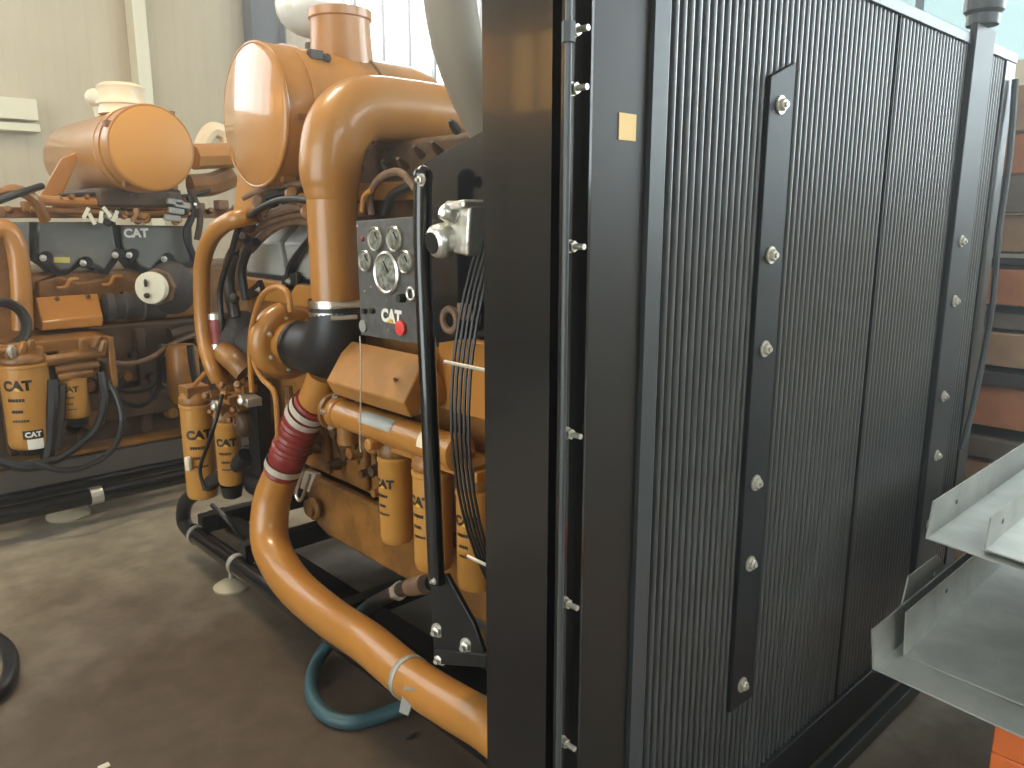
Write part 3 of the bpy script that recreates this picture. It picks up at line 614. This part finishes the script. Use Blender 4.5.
# ---- air cleaner
cc = Vector((1.36, 2.80, at(255, 116, x=1.36).z)); CR = .252
cc.y = at(255, 116, x=1.36).y
mb = MB().lathe([(.0, CR*.97), (.012, CR), (.10, CR), (.10, CR*1.025), (.125, CR*1.025), (.125, CR), (.36, CR), (.362, CR*1.012), (.372, CR*1.012), (.374, CR), (.62, CR), (.72, CR*.93), (.78, CR*.6)], cc, (1, 0, 0), 64)
ac = obj('air_cleaner', mb, YEL, E1)
obj('cleaner_lid', MB().lathe([(-.012, CR*.93), (-.006, CR*.97), (.004, CR*.97)], cc, (1, 0, 0), 64), LID, ac)
obj('lid_rim', MB().torus(cc, (1, 0, 0), CR*.985, .008, 64, 8), YEL, ac)
obj('cleaner_inlet', MB().lathe([(0, .125), (.04, .122), (.12, .115), (.20, .112), (.205, .12), (.235, .12), (.24, .10)], cc+Vector((.36, -.02, CR*.88-.05)), (0, 0, 1), 36), YEL, ac)
obj('latch', MB().box(cc+Vector((.17, -CR*.60, CR*.83)), (.05, .03, .03)).ball(cc+Vector((.21, -CR*.64, CR*.80)), .018), HOSE, ac)
for a in (20, 95, 150, 210, 265): e = Vector((0, math.sin(math.radians(a)), math.cos(math.radians(a)))); obj('lid_clip', MB().box(cc+e*CR*1.03+Vector((.05, 0, 0)), (.05, .02, .02)), YEL2, ac)
sp = [at(238, 172, x=1.42), at(262, 180, x=1.42), at(252, 222, x=1.42), at(232, 216, x=1.42)]
obj('cleaner_support', MB().prism(sp, (.02, 0, 0)), YEL, E1, bevel=.004)
obj('cleaner_support', MB().prism([p+Vector((.5, 0, 0)) for p in sp], (.02, 0, 0)), YEL, E1, bevel=.004)
obj('cleaner_band', MB().torus(cc+Vector((.42, 0, 0)), (1, 0, 0), CR+.002, .006, 64, 6), YEL2, ac)
mb = MB().lathe([(0, .20), (.02, CR*.9), (.5, CR*.9), (.55, .15)], cc+Vector((.95, 0, -.03)), (1, 0, 0), 48); obj('air_cleaner', mb, YEL, E1)
obj('cleaner_outlet', MB().tube([cc+Vector((.76, 0, -.02)), cc+Vector((.97, 0, -.03))], .09, 20), YEL2, E1)
for k in range(10):
    c = Vector((1.55, 1.72+k*.09, 1.80+random.uniform(-.05, .06)))
    obj('manifold_stud', MB().lathe([(0, .016), (.03, .014), (.05, .006)], c, (-.8, -.3, .5), 8), random.choice((HOSE, BROWN)), E1)
harness([(372, 215), (370, 196), (380, 178), (400, 172), (416, 190)], .012, TAN, 1.45)
harness([(362, 212), (364, 196), (372, 190)], .008, YEL, 1.42)
harness([(384, 214), (392, 196), (410, 186), (424, 180)], .016, RUB, 1.5)

# ------------------------------------------------------------------ engine along the back
E2 = thing('diesel_engine', 'yellow diesel engine at the back left under a round air cleaner, side on', 'engine', (1.0, 5.5, 0))
def a2(u, v, y=5.0): return at(u, v, y=y)
mb = MB().box2((-1.9, 5.05, .27), (3.0, 6.1, .62)).box2((-1.9, 5.0, .62), (3.0, 6.1, .98))
for k in range(13): mb.box2((-1.7+k*.36, 4.97, .30), (-1.64+k*.36, 5.05, .95))
obj('engine_block', mb, BROWN, E2, bevel=.015)
obj('cylinder_bank', MB().box2((-1.85, 5.06, .98), (3.0, 6.0, 1.30)), YEL2, E2, bevel=.02)
mb = MB().box2((-1.8, 5.10, 1.60), (2.9, 5.9, 1.66))
for k in range(30): x = -1.7+k*.155; mb.box((x, 5.08, 1.66+.03*math.sin(k*2.1)), (.07, .08, .06)).lathe([(0, .02), (.06, .018)], (x+.06, 5.07, 1.64), (random.uniform(-.5, .5), -1, .2), 8)
obj('upper_manifold', mb, YEL2, E2, bevel=.006)
def polyc(pts, y, th): return MB().prism([a2(u, v, y) for u, v in pts], (0, th, 0))
c1 = [(38, 222), (112, 222), (117, 252), (110, 262), (104, 270), (88, 262), (80, 259), (70, 270), (60, 271), (50, 262), (38, 254)]
c2 = [(122, 225), (188, 226), (190, 262), (180, 264), (168, 257), (158, 262), (150, 270), (140, 266), (130, 254), (124, 248)]
def gask(pts, g=5): 
    mx_ = sum(p[0] for p in pts)/len(pts); return [(u+(g if u > mx_ else -g)*.7, v+(g if v > 240 else 0)) for u, v in pts]
for c_ in (c1, c2):
    o = obj('valve_cover', polyc(c_, 5.0, .3), GREYC if c_ is c1 else GREYC, E2, bevel=.012)
    obj('cover_gasket', polyc(gask(c_), 5.03, .2), RUB, o)
    ps_ = [(43, 257), (83, 262), (115, 254)] if c_ is c1 else [(129, 254), (164, 258)]
    for u, v in ps_:
        obj('cover_lug', MB().lathe([(0, .035), (.07, .035)], a2(u, v, 5.06), (0, -1, 0), 16), RUB, o); obj('cover_bolt', MB().hexbolt(a2(u, v+1, 4.985), (0, -1, 0), .013), CAST, o)
obj('valve_cover', polyc([(-260, 222), (30, 222), (30, 262), (-260, 270)], 5.02, .3), GREYC, E2, bevel=.012)
obj('cover_label', polyc([(54, 257), (70, 257.5), (70, 263), (54, 262.5)], 4.993, .004), mat('yellow_label', (.62, .55, .15), .5), E2)
lc = a2(136, 233, 4.994)
obj('lettering', place_flat(text_bm('CAT', .055, .05), lc, (1, 0, 0), (0, 0, 1), .003), WHITE, E2)
mb = MB()
for (ua, va, ub, vb) in ((58, 286, 75, 279), (102, 284, 118, 277)):
    pass
obj('exhaust_ports', polyc([(38, 282), (60, 276), (78, 283), (118, 276), (150, 285), (190, 280), (190, 300), (38, 302)], 4.98, .1), YEL2, E2, bevel=.01)
obj('injector_pipe', MB().tube([a2(57, 288, 4.95), a2(66, 287, 4.94), a2(70, 280, 4.94), a2(78, 279, 4.95)], .011, 8, 4), YEL, E2)
obj('injector_pipe', MB().tube([a2(102, 285, 4.95), a2(110, 284, 4.94), a2(114, 277, 4.94), a2(122, 276, 4.95)], .011, 8, 4), YEL, E2)
# charge-air housing
yb = 4.72
A, B, Cc, D = a2(42, 322, yb), a2(103, 315, yb), a2(103, 326, yb), a2(42, 331, yb)
TA, TB = a2(35, 297, 4.9), a2(98, 293, 4.9)
m = bmesh.new(); dn = Vector((0, .18, 0))
vs = [m.verts.new(p) for p in (A, B, Cc, D, TA, TB, Cc+dn, D+dn)]
for f in ((0, 3, 2, 1), (0, 1, 5, 4), (1, 2, 6, 5), (0, 4, 7, 3), (4, 5, 6, 7), (3, 7, 6, 2)): m.faces.new([vs[i] for i in f])
obj('charge_air_housing', m, YEL, E2, bevel=.008)
for u, v in ((57, 299), (88, 296)): obj('cover_bolt', MB().hexbolt(a2(u, v, 4.86), (0, -.7, .7), .010), YEL2, E2)
z_ = a2(120, 306, 4.8); mb = MB()
mb.lathe([(0, .075), (.04, .08), (.05, .07), (.09, .07), (.1, .078), (.14, .078), (.15, .07), (.19, .07), (.2, .08), (.24, .08), (.32, .075)], z_+Vector((-.08, 0, 0)), (1, 0, -.05), 20)
obj('bellows_joint', mb, BLANKET, E2)
for k in (.02, .12): obj('joint_clamp', MB().lathe([(0, .083), (.02, .083)], z_+Vector((k, 0, 0)), (1, 0, 0), 20, False), HOSE, E2)
tb2 = a2(172, 288, 4.75)
obj('turbine_blanket', MB().ball(tb2, .155, (.9, .8, 1.0)), BLANKET, E2)
cpz = a2(151, 288, 4.62)
obj('port_cap', MB().lathe([(0, .085), (.02, .09), (.05, .088), (.055, .02)], cpz+Vector((.03, .03, 0)), (-.75, -.65, 0), 28), CREAM, E2)
obj('cap_flange', MB().lathe([(0, .105), (.04, .105)], cpz+Vector((.07, .07, 0)), (-.75, -.65, 0), 8), TAN, E2)
obj('cap_lug', MB().ball(cpz+Vector((-.03, -.01, .03)), .02, (.5, .5, 1.2)).ball(cpz+Vector((-.03, -.01, -.04)), .016), HOSE, E2)
# end housing on the left
mb = polyc([(-60, 240), (0, 222), (14, 226), (22, 250), (26, 300), (28, 345), (-60, 350)], 4.78, .3)
obj('end_housing', mb, YEL2, E2, bevel=.03)
obj('end_pipe', MB().tube([a2(-20, 240, 4.7), a2(0, 228, 4.7), (a2(14, 240, 4.7)), a2(20, 270, 4.7), a2(23, 330, 4.7)], .05, 14, 4), YEL, E2)
for k in range(3):
    obj('coiled_hose', MB().torus(a2(2+k, 325, 4.58-.03*k), (.3, -1, .1), .10+.012*k, .011, 30, 8), HOSE, E2)
obj('top_hose', MB().tube([a2(-10, 204, 4.8), a2(20, 193, 4.8), a2(42, 186, 4.9)], .018, 8, 3), RUB, E2)
obj('top_hose', MB().tube([a2(-10, 196, 4.85), a2(15, 190, 4.85), a2(35, 200, 4.85), a2(45, 220, 4.9)], .03, 8, 3), YEL2, E2)
for (pts, r, m_) in (([(35, 200), (100, 203), (190, 206)], .028, YEL), ([(30, 210), (90, 212), (150, 214), (195, 208)], .018, YEL2), ([(60, 196), (120, 193), (180, 197), (210, 190)], .014, RUB), ([(188, 196), (192, 215), (186, 235), (196, 262)], .022, RUB), ([(190, 190), (200, 215), (197, 240)], .02, BROWN), ([(150, 190), (160, 205), (170, 220)], .016, TAN), ([(134, 186), (136, 205), (134, 222)], .02, YEL)):
    obj('fuel_rail', MB().tube([a2(u, v, 4.95) for u, v in pts], r, 10, 4), m_, E2)
for k in range(22):
    u = 40+random.uniform(0, 155); v = random.choice((198, 208, 218))+random.uniform(-4, 4); c = a2(u, v, 4.96); r = random.uniform(.018, .035)
    obj('rail_fitting', MB().lathe([(0, r), (r, r), (r*1.2, r*.6), (r*2, r*.5)], c, (random.uniform(-.6, .6), -1, random.uniform(-.3, .7)), 8), random.choice((YEL2, YEL, BROWN, CAST, RUB, TAN)), E2)
for u, v, a in ((86, 213, .5), (92, 219, -.4), (101, 217, .2), (107, 212, -.6), (115, 216, .5)):
    obj('cable_tag', MB().box(a2(u, v, 4.86), (.02, .004, .065), Matrix.Rotation(a, 3, 'Y')), CREAM, E2)
for u, v in ((175, 202), (176, 211), (172, 218), (182, 205)): obj('sensor', MB().box(a2(u, v, 4.85), (.09, .03, .035), Matrix.Rotation(.15, 3, 'Y')), GALV, E2, bevel=.005)
# filters
g1 = a2(29, 410, 4.5)
f1 = filt(E2, g1.x, g1.y, .46, .895, .108, math.radians(238), 'fuel_filter', zf=.77, cath=.054)
pl = lambda bm, e: place_cyl(bm, g1.x, g1.y, .46, .108, math.radians(262), .002+e)
bm = bmesh.new(); bmesh.ops.create_grid(bm, x_segments=6, y_segments=1, size=1); 
for v in bm.verts: v.co = Vector((v.co.x*.045, .085+v.co.y*.022, 0))
obj('label', pl(bm, 0), INK, f1)
bm = bmesh.new(); bmesh.ops.create_grid(bm, x_segments=4, y_segments=1, size=1)
for v in bm.verts: v.co = Vector((v.co.x*.035+.005, .035+v.co.y*.026, 0))
obj('label', pl(bm, 0), WHITE, f1)
bm = text_bm('CAT', .028, .05)
for v in bm.verts: v.co.y += .086
obj('lettering', pl(bm, .002), WHITE, f1)
g2 = a2(75, 398, 4.5)
filt(E2, g2.x, g2.y, .575, .80, .066, math.radians(240), 'fuel_filter', zf=.72, cath=.032)
obj('drain_bowl', MB().lathe([(0, .03), (.01, .05), (.05, .056)], (g2.x, g2.y, .53), (0, 0, 1), 20), RUB, E2)
obj('drain_bowl', MB().lathe([(0, .03), (.01, .06), (.05, .08)], (g1.x, g1.y, .415), (0, 0, 1), 20), RUB, E2)
mb = MB()
for (pa, pb, r) in (((40, 362), (104, 352), .028), ((55, 370), (98, 364), .024), ((58, 378), (92, 372), .026), ((-5, 352), (36, 346), .02)):
    mb.tube([a2(*pa, 4.46), a2((pa[0]+pb[0])/2, (pa[1]+pb[1])/2, 4.45), a2(*pb, 4.46)], r, 10)
mb.box(a2(78, 362, 4.52), (.18, .05, .14))
obj('filter_manifold', mb, YEL2, E2, bevel=.004)
obj('filter_bracket', MB().box2((g1.x-.14, 4.5, .93), (g1.x+.4, 4.98, .99)).box2((g1.x+.38, 4.42, .72), (g1.x+.41, 4.98, .99)), YEL2, E2, bevel=.005)
for u, v in ((20, 352), (30, 350), (84, 348), (94, 346), (102, 350), (12, 356)): obj('fuel_fitting', MB().lathe([(0, .025), (.04, .022), (.06, .012)], a2(u, v, 4.44), (random.uniform(-.4, .4), -.5, 1), 8), random.choice((YEL2, ZINC, YEL)), E2)
def h2(pts, r, m, name='hose'):
    obj(name, MB().tube([a2(u, v, y) for u, v, y in pts], r, 8, 6), m, E2)
h2([(108, 380, 4.45), (118, 400, 4.4), (122, 425, 4.35), (112, 450, 4.3), (88, 466, 4.25), (60, 470, 4.25), (35, 462, 4.3)], .015, RUB)
h2([(100, 372, 4.45), (104, 400, 4.42), (96, 428, 4.4), (78, 446, 4.38), (60, 458, 4.35), (46, 462, 4.35)], .02, RUB)
h2([(52, 380, 4.45), (52, 410, 4.42), (50, 440, 4.42), (46, 465, 4.4)], .032, RUB)
h2([(60, 385, 4.46), (58, 420, 4.44), (54, 450, 4.42)], .03, HOSE)
h2([(98, 358, 4.44), (125, 364, 4.5), (150, 358, 4.6), (172, 344, 4.7), (196, 334, 4.75)], .014, TAN)
h2([(172, 346, 4.7), (160, 362, 4.7), (158, 390, 4.75), (140, 406, 4.8), (118, 400, 4.8)], .014, RUB)
h2([(104, 385, 4.6), (130, 392, 4.75), (155, 384, 4.8), (172, 360, 4.8)], .012, RUB)
h2([(190, 345, 4.4), (193, 370, 4.4), (196, 382, 4.4)], .02, RUB)
h2([(-10, 456, 4.4), (20, 466, 4.35), (46, 464, 4.35)], .03, RUB)
h2([(160, 350, 4.9), (190, 352, 4.9), (215, 350, 4.9)], .04, GREYC, 'side_pipe')
h2([(170, 335, 4.92), (190, 330, 4.92), (210, 336, 4.9)], .05, BROWN, 'side_pipe')
for k in range(40):
    c = Vector((random.uniform(1.0, 2.6), 4.97, random.uniform(.4, .95))); r = random.uniform(.02, .06)
    obj('block_boss', MB().lathe([(0, r*1.3), (.02, r*1.2), (.03, r), (.05, r*.9)], c, (0, -1, 0), 12), random.choice((BROWN, BROWN, YEL2, HOSE)), E2)
obj('side_cover', MB().box2((1.0, 4.94, .42), (1.9, 5.0, .60)), BROWN, E2, bevel=.01)
obj('vertical_pump', MB().lathe([(0, .07), (.03, .09), (.3, .09), (.34, .07)], a2(186, 402, 4.6), (0, 0, 1), 20), YEL2, E2)
# skid
r1a, r1b = at(0, 510, z=.15), at(185, 455, z=.15)
for yv, zz, r in ((4.64, .17, .032), (4.45, .15, .043)):
    obj('skid_rail', MB().tube([(-2.2, yv-.03, zz), (2.9, yv, zz)], r, 16), BLK, E2)
obj('skid_beam', MB().box2((-2.2, 4.88, .05), (3.0, 4.96, .25)), mat('dusty_brown', (.09, .07, .055), .7), E2)
obj('base_flange', MB().box2((-1.9, 4.90, .262), (3.0, 5.1, .285)), YEL2, E2)
obj('skid_beam', MB().box2((-2.2, 5.95, .06), (3.0, 6.03, .24)), BLK2, E2)
mb = MB()
for x in (-2, -1, 0, 1, 2, 2.8): obj('skid_crossbeam', MB().box2((x, 4.97, .19), (x+.08, 6.03, .25)).box2((x, 4.9, 0), (x+.08, 4.98, .2)).box2((x, 5.9, 0), (x+.08, 5.98, .2)), BLK2, E2)
pc = at(94, 485, y=4.43)
obj('rail_collar', MB().lathe([(0, .047), (.06, .047)], (pc.x-.025, 4.44, .15), (1, 0, 0), 20), CAST, E2)
fp = at(66, 514, z=0)
f = obj('levelling_foot', MB().lathe([(0, .105), (.012, .11), (.03, .10), (.06, .05), (.07, .03)], (1.0, 4.64, 0), (0, 0, 1), 28), FOOTM, E2); obj('stud', MB().lathe([(.04, .012), (.12, .012)], (1.0, 4.64, 0), (0, 0, 1), 10), ZINC, f)
# air cleaner, axis across the engine
lc = at(152, 148, y=4.62); R2 = .228
mb = MB().lathe([(0, R2*.97), (.02, R2), (.13, R2), (.13, R2*1.03), (.15, R2*1.03), (.15, R2), (.24, R2), (.243, R2*1.02), (.252, R2*1.02), (.255, R2), (1.32, R2), (1.44, R2*.85), (1.50, R2*.5)], lc, (0, 1, 0), 64)
ac2 = obj('air_cleaner', mb, YEL, E2)
obj('cleaner_lid', MB().lathe([(-.010, R2*.91), (-.004, R2*.96), (.004, R2*.96)], lc, (0, 1, 0), 64), LID2, ac2)
obj('lid_rim', MB().torus(lc+Vector((0, .005, 0)), (0, 1, 0), R2*.98, .007, 64, 8), YEL, ac2)
obj('cleaner_inlet', MB().lathe([(0, .13), (.05, .12), (.055, .135), (.07, .135), (.07, .12), (.12, .12), (.15, .13), (.17, .10)], lc+Vector((.0, .42, R2*.92)), (0, 0, 1), 32), PLASTIC, ac2)
ic = at(95, 98, y=5.6); obj('inlet_cap', MB().ball(ic, .058), CREAM, ac2); obj('inlet_cap_neck', MB().tube([ic, ic+Vector((.05, 0, -.3))], .03, 10), CREAM, ac2)
for a in (35, 150, 215, 300): e = Vector((math.sin(math.radians(a)), 0, math.cos(math.radians(a)))); obj('lid_clip', MB().box(lc+e*R2*1.03+Vector((0, .05, 0)), (.03, .05, .03)), YEL2, ac2)
sp = [a2(62, 158, 5.2), a2(82, 150, 5.2), a2(62, 196, 5.2), a2(40, 196, 5.2)]
obj('cleaner_support', MB().prism(sp, (0, .03, 0)), YEL, E2, bevel=.004)
obj('cleaner_cradle', MB().box2((lc.x-.22, 4.9, 1.66), (lc.x+.25, 5.7, lc.z-R2+.02)), BROWN, E2, bevel=.02)
h2([(192, 157, 4.9), (215, 156, 4.95), (260, 155, 5.0)], .075, YEL, 'air_pipe')
h2([(200, 160, 5.2), (203, 142, 5.2), (213, 130, 5.2), (225, 136, 5.2), (228, 152, 5.2)], .05, PLASTIC, 'air_elbow')
h2([(190, 186, 5.0), (212, 184, 5.0), (232, 176, 5.0)], .07, YEL2, 'air_pipe')

# ------------------------------------------------------------------ loose things
tp = [at(432, 583, x=1.12), at(405, 588, x=1.2), at(372, 604, x=1.35), at(342, 630, z=.12), at(318, 660, z=.035), at(311, 690, z=.024), at(325, 714, z=.024), at(352, 722, z=.024), at(385, 714, z=.03), at(430, 694, z=.07), at(470, 670, z=.12), at(500, 652, z=.16)]
hz = thing('coolant_hose', 'teal rubber hose looping on the floor under the long yellow pipe', 'hose', tuple(at(330, 712, z=0)))
obj('hose_body', MB().tube(tp[2:], .024, 14, 6), TEAL, hz)
obj('hose_end', MB().tube(tp[:3], [.02, .022, .024], 12, 4), RUB, hz)
for t in ((tp[0], tp[1]), ): obj('ferrule', MB().tube([t[0].lerp(t[1], .2), t[0].lerp(t[1], .75)], .026, 12), TAN, hz)
obj('hose_nut', MB().tube([tp[1].lerp(tp[2], .1), tp[1].lerp(tp[2], .2)], .028, 6), ZINC, hz)
cb = [at(-14, 700, z=.03), at(2, 690, z=.03), at(11, 670, z=.03), at(8, 650, z=.03), at(-8, 636, z=.03)]
solo('rubber_hose', MB().tube(cb, .026, 12, 6), RUB, 'black rubber hose end curving on the floor at the left edge', 'hose')
cz = at(104, 766, z=.004)
solo('paper_scrap', MB().box((cz.x, cz.y, .003), (.03, .02, .004)), CREAM, 'small white paper scrap on the concrete near the bottom left', 'paper')
for i, (u, v, l) in enumerate((((328), 683, 'small dark leaf on the floor inside the teal hose loop'), (411, 737, 'small dark leaf on the floor below the silver strap'))):
    c = at(u, v, z=.004); m = MB().prism([c+Vector((-.02, 0, 0)), c+Vector((-.005, .008, .002)), c+Vector((.02, .002, .006)), c+Vector((.0, -.009, .001))], (0, 0, .002))
    solo('dry_leaf', m, HOSE, l, 'leaf')
# ducting
dp = [at(438, -260, y=1.75), at(442, -120, y=1.75), at(448, -20, y=1.75), at(457, 40, y=1.75), at(476, 95, y=1.75), at(505, 150, y=1.75), at(540, 190, y=1.75)]
dp = [Vector((dp[0].x-.02, dp[0].y, 5.6))]+dp
mb = MB(); mb.tube(dp, .070, 28, 8)
solo('flexible_duct', mb, DUCT, 'thick grey duct hanging down behind the radiator top', 'duct')
fb_ = at(306, -2, y=3.3)
mb = MB().ball(cc+Vector((.68, .75, CR+.36)), .17, (1, 1, .8))
bag = thing('wrapped_fitting', 'pale plastic wrapped bundle behind the air cleaner inlet, marked with dark spots', 'bundle', tuple(cc+Vector((.68, .75, CR+.02))))
obj('film_wrap', mb, mat('clear_film', (.75, .74, .68), .25, coat=.5, bump=.8, bscale=12), bag, smooth=180)
for k in range(7):
    a = math.radians(150+k*16); obj('dark_mark', MB().ball(cc+Vector((.68, .75, CR+.36))+Vector((math.cos(a)*.05+.05, -.145, .02+.012*k)), .012, (1, .4, 1)), INK, bag)
obj('tie_neck', MB().lathe([(0, .05), (.2, .04)], cc+Vector((.68, .75, CR+.0)), (0, 0, 1), 12), BROWN, bag)

# ------------------------------------------------------------------ timber stack right of the radiator
bands = [(1.93, 2.10, WOODT, 'tan'), (1.77, 1.925, WOODO, 'orange'), (1.62, 1.765, WOODG, 'grey'), (1.47, 1.615, WOODT, 'tan'), (1.42, 1.445, WOODD, 'dark'), (1.26, 1.40, WOODO, 'orange'), (1.16, 1.225, WOODG, 'grey'), (1.01, 1.145, WOODT, 'tan'), (.93, .985, WOODD, 'dark'), (.75, .92, WOODO, 'orange'), (.62, .70, WOODG, 'grey'), (.44, .60, WOODT, 'tan'), (.22, .42, WOODG, 'grey'), (.06, .20, WOODT, 'tan')]
desc = ['tan board on top of the timber stack right of the radiator', 'orange brown board second from the top of the timber stack', 'grey board third from the top of the timber stack', 'tan board just above the steel strip in the timber stack', 'dark thin board under the steel strip in the timber stack', 'orange brown board midway down the timber stack', 'grey narrow board between orange and tan ones in the stack', 'tan board above the lower dark board in the stack', 'dark board lying on the lowest orange brown board', 'bright orange brown board, lowest orange one, above the steel channels', 'grey board just under the lowest orange brown one', 'tan board hidden low behind the steel channels', 'grey board second from the floor in the timber stack', 'tan board at the bottom of the timber stack']
z = 0
for i, (z0, z1, m, c_) in enumerate(bands):
    j = .02*math.sin(i*2.3); zl = bands[i+1][1] if i+1 < len(bands) else 0
    solo('timber_board', MB().box2((3.60+j, .74+j*.5, z0), (4.3+j, 1.9+j, z1)), m, desc[i], 'board', 'timber stack right of the radiator', bevel=.004)
    if z0-zl > .004:
        mb = MB(); 
        for yv in (-.6, .35, .84, 1.3, 1.7): mb.box2((3.63, yv, zl), (4.28, yv+.07, z0))
        solo('spacer_battens', mb, WOODD, desc[i].replace(' board', ' spacer battens under the board', 1), 'battens') if False else None
for yv in (-.7, .3, 1.0, 1.6):
    pass
solo('steel_strip', MB().box2((3.59, .74, 1.446), (4.3, 1.9, 1.462)), GALV, 'thin bright steel strip lying in the timber stack', 'strip')

# ------------------------------------------------------------------ steel channels on an orange trestle
def channel(pts, length, t, label, name='steel_channel', holes=()):
    """pts: open section polyline (y, z) at the near end x; thickness t"""
    x = pts[0]; poly = [Vector(p) for p in pts[1]]
    n = len(poly); off = []
    for i, p in enumerate(poly):
        a = (poly[i]-poly[i-1]).normalized() if i else (poly[1]-poly[0]).normalized(); b_ = (poly[i+1]-poly[i]).normalized() if i < n-1 else a
        na, nb = Vector((-a.y, a.x)), Vector((-b_.y, b_.x)); nn = (na+nb).normalized(); off.append(p+nn*t/max(nn.dot(na), .4))
    ring = poly+off[::-1]
    mb = MB().prism([(x, p.x, p.y) for p in ring], (length, 0, 0))
    root = thing(name, label, 'channel', (x+length/2, poly[0].x, min(p.y for p in poly)), 'galvanised steel channels on the trestle')
    obj('channel_body', mb, GALV, root, smooth=20)
    for hx, hy, hz_ in holes: obj('bolt_hole', MB().lathe([(0, .007), (.0008, .007)], (hx, hy, hz_), (0, -1, 0), 14), INK, root)
    return root
xa = 2.05
zA = .806
# top channel: floor + tall left flange
channel((xa, [(.646, zA+.098), (.652, zA), (.20, zA-.035), (.20, zA+.06)]), 1.5, .004, 'topmost galvanised channel with a drilled left flange', holes=((2.22, .645, zA+.055),))
channel((xa+.02, [(.522, zA+.085), (.525, zA+.004), (.22, zA-.018), (.22, zA+.08)]), 1.5, .004, 'narrow galvanised channel nested inside the topmost one', holes=((2.17, .521, zA+.05),))
# middle: wide channel with deep flanges
zB = .588
pB = at(905, 655, x=xa); qB = at(1024, 690, x=xa); tB = at(907, 613, x=xa)
channel((xa, [(tB.y, tB.z), (pB.y, pB.z), (.18, pB.z-.02), (.18, pB.z+.17)]), 1.5, .005, 'wide deep galvanised channel open to the front under the topmost one', holes=((2.32, tB.y-.008, .56),))
fx = 2.62
rt = thing('steel_angle', 'drilled grey galvanised angle standing behind the wide channel', 'angle', (3.0, .72, .5), 'galvanised steel angles')
a_, b_, c_, d_ = at(901, 612, y=.75), at(909, 577, y=.75), at(938, 555, y=.75), at(960, 585, y=.75)
obj('angle_flange', MB().prism([a_, b_, c_, d_, at(930, 640, y=.75)], (0, .005, 0)), GALV, rt); obj('bolt_hole', MB().lathe([(0, .008), (.001, .008)], at(934, 574, y=.749), (0, -1, 0), 14), CAST, rt)
None and obj('angle_web', MB().box2((a_.x+.02, .60, a_.z-.03), (a_.x+.9, .75, a_.z-.025)), GALV, rt)
# lowest channel
pC, tC = at(874, 668, x=1.93), at(873, 630, x=1.93)
channel((1.93, [(tC.y, tC.z), (pC.y, pC.z), (.20, pC.z-.03), (.20, pC.z+.06)]), 1.62, .005, 'lowest and longest galvanised channel resting on the orange trestle')
tr = thing('trestle', 'orange painted steel trestle under the galvanised channels', 'trestle', (2.5, .35, 0))
zt = pC.z-.035
tq = at(992, 730, x=1.99)
obj('leg', MB().box2((2.0, .30, 0), (2.14, .44, zt-.1)), ORB, tr, bevel=.004); obj('leg', MB().box2((2.02, -.35, 0), (2.14, -.23, zt-.06)), ORB, tr, bevel=.004)
obj('leg', MB().box2((3.62, .33, 0), (3.74, .45, zt-.06)), ORB, tr, bevel=.004) if False else None
obj('cross_beam', MB().box2((2.0, -.45, zt-.1), (2.14, .44, zt)), ORB, tr, bevel=.004)
obj('rail', MB().box2((2.16, .35, .1), (3.2, .43, .18)).box2((3.2, .30, 0), (3.32, .45, zt-.06)).box2((3.2, -.45, zt-.1), (3.32, .46, zt)), ORB, tr, bevel=.004)

for o in bpy.data.objects:
    if '_o' in o.keys(): del o['_o']
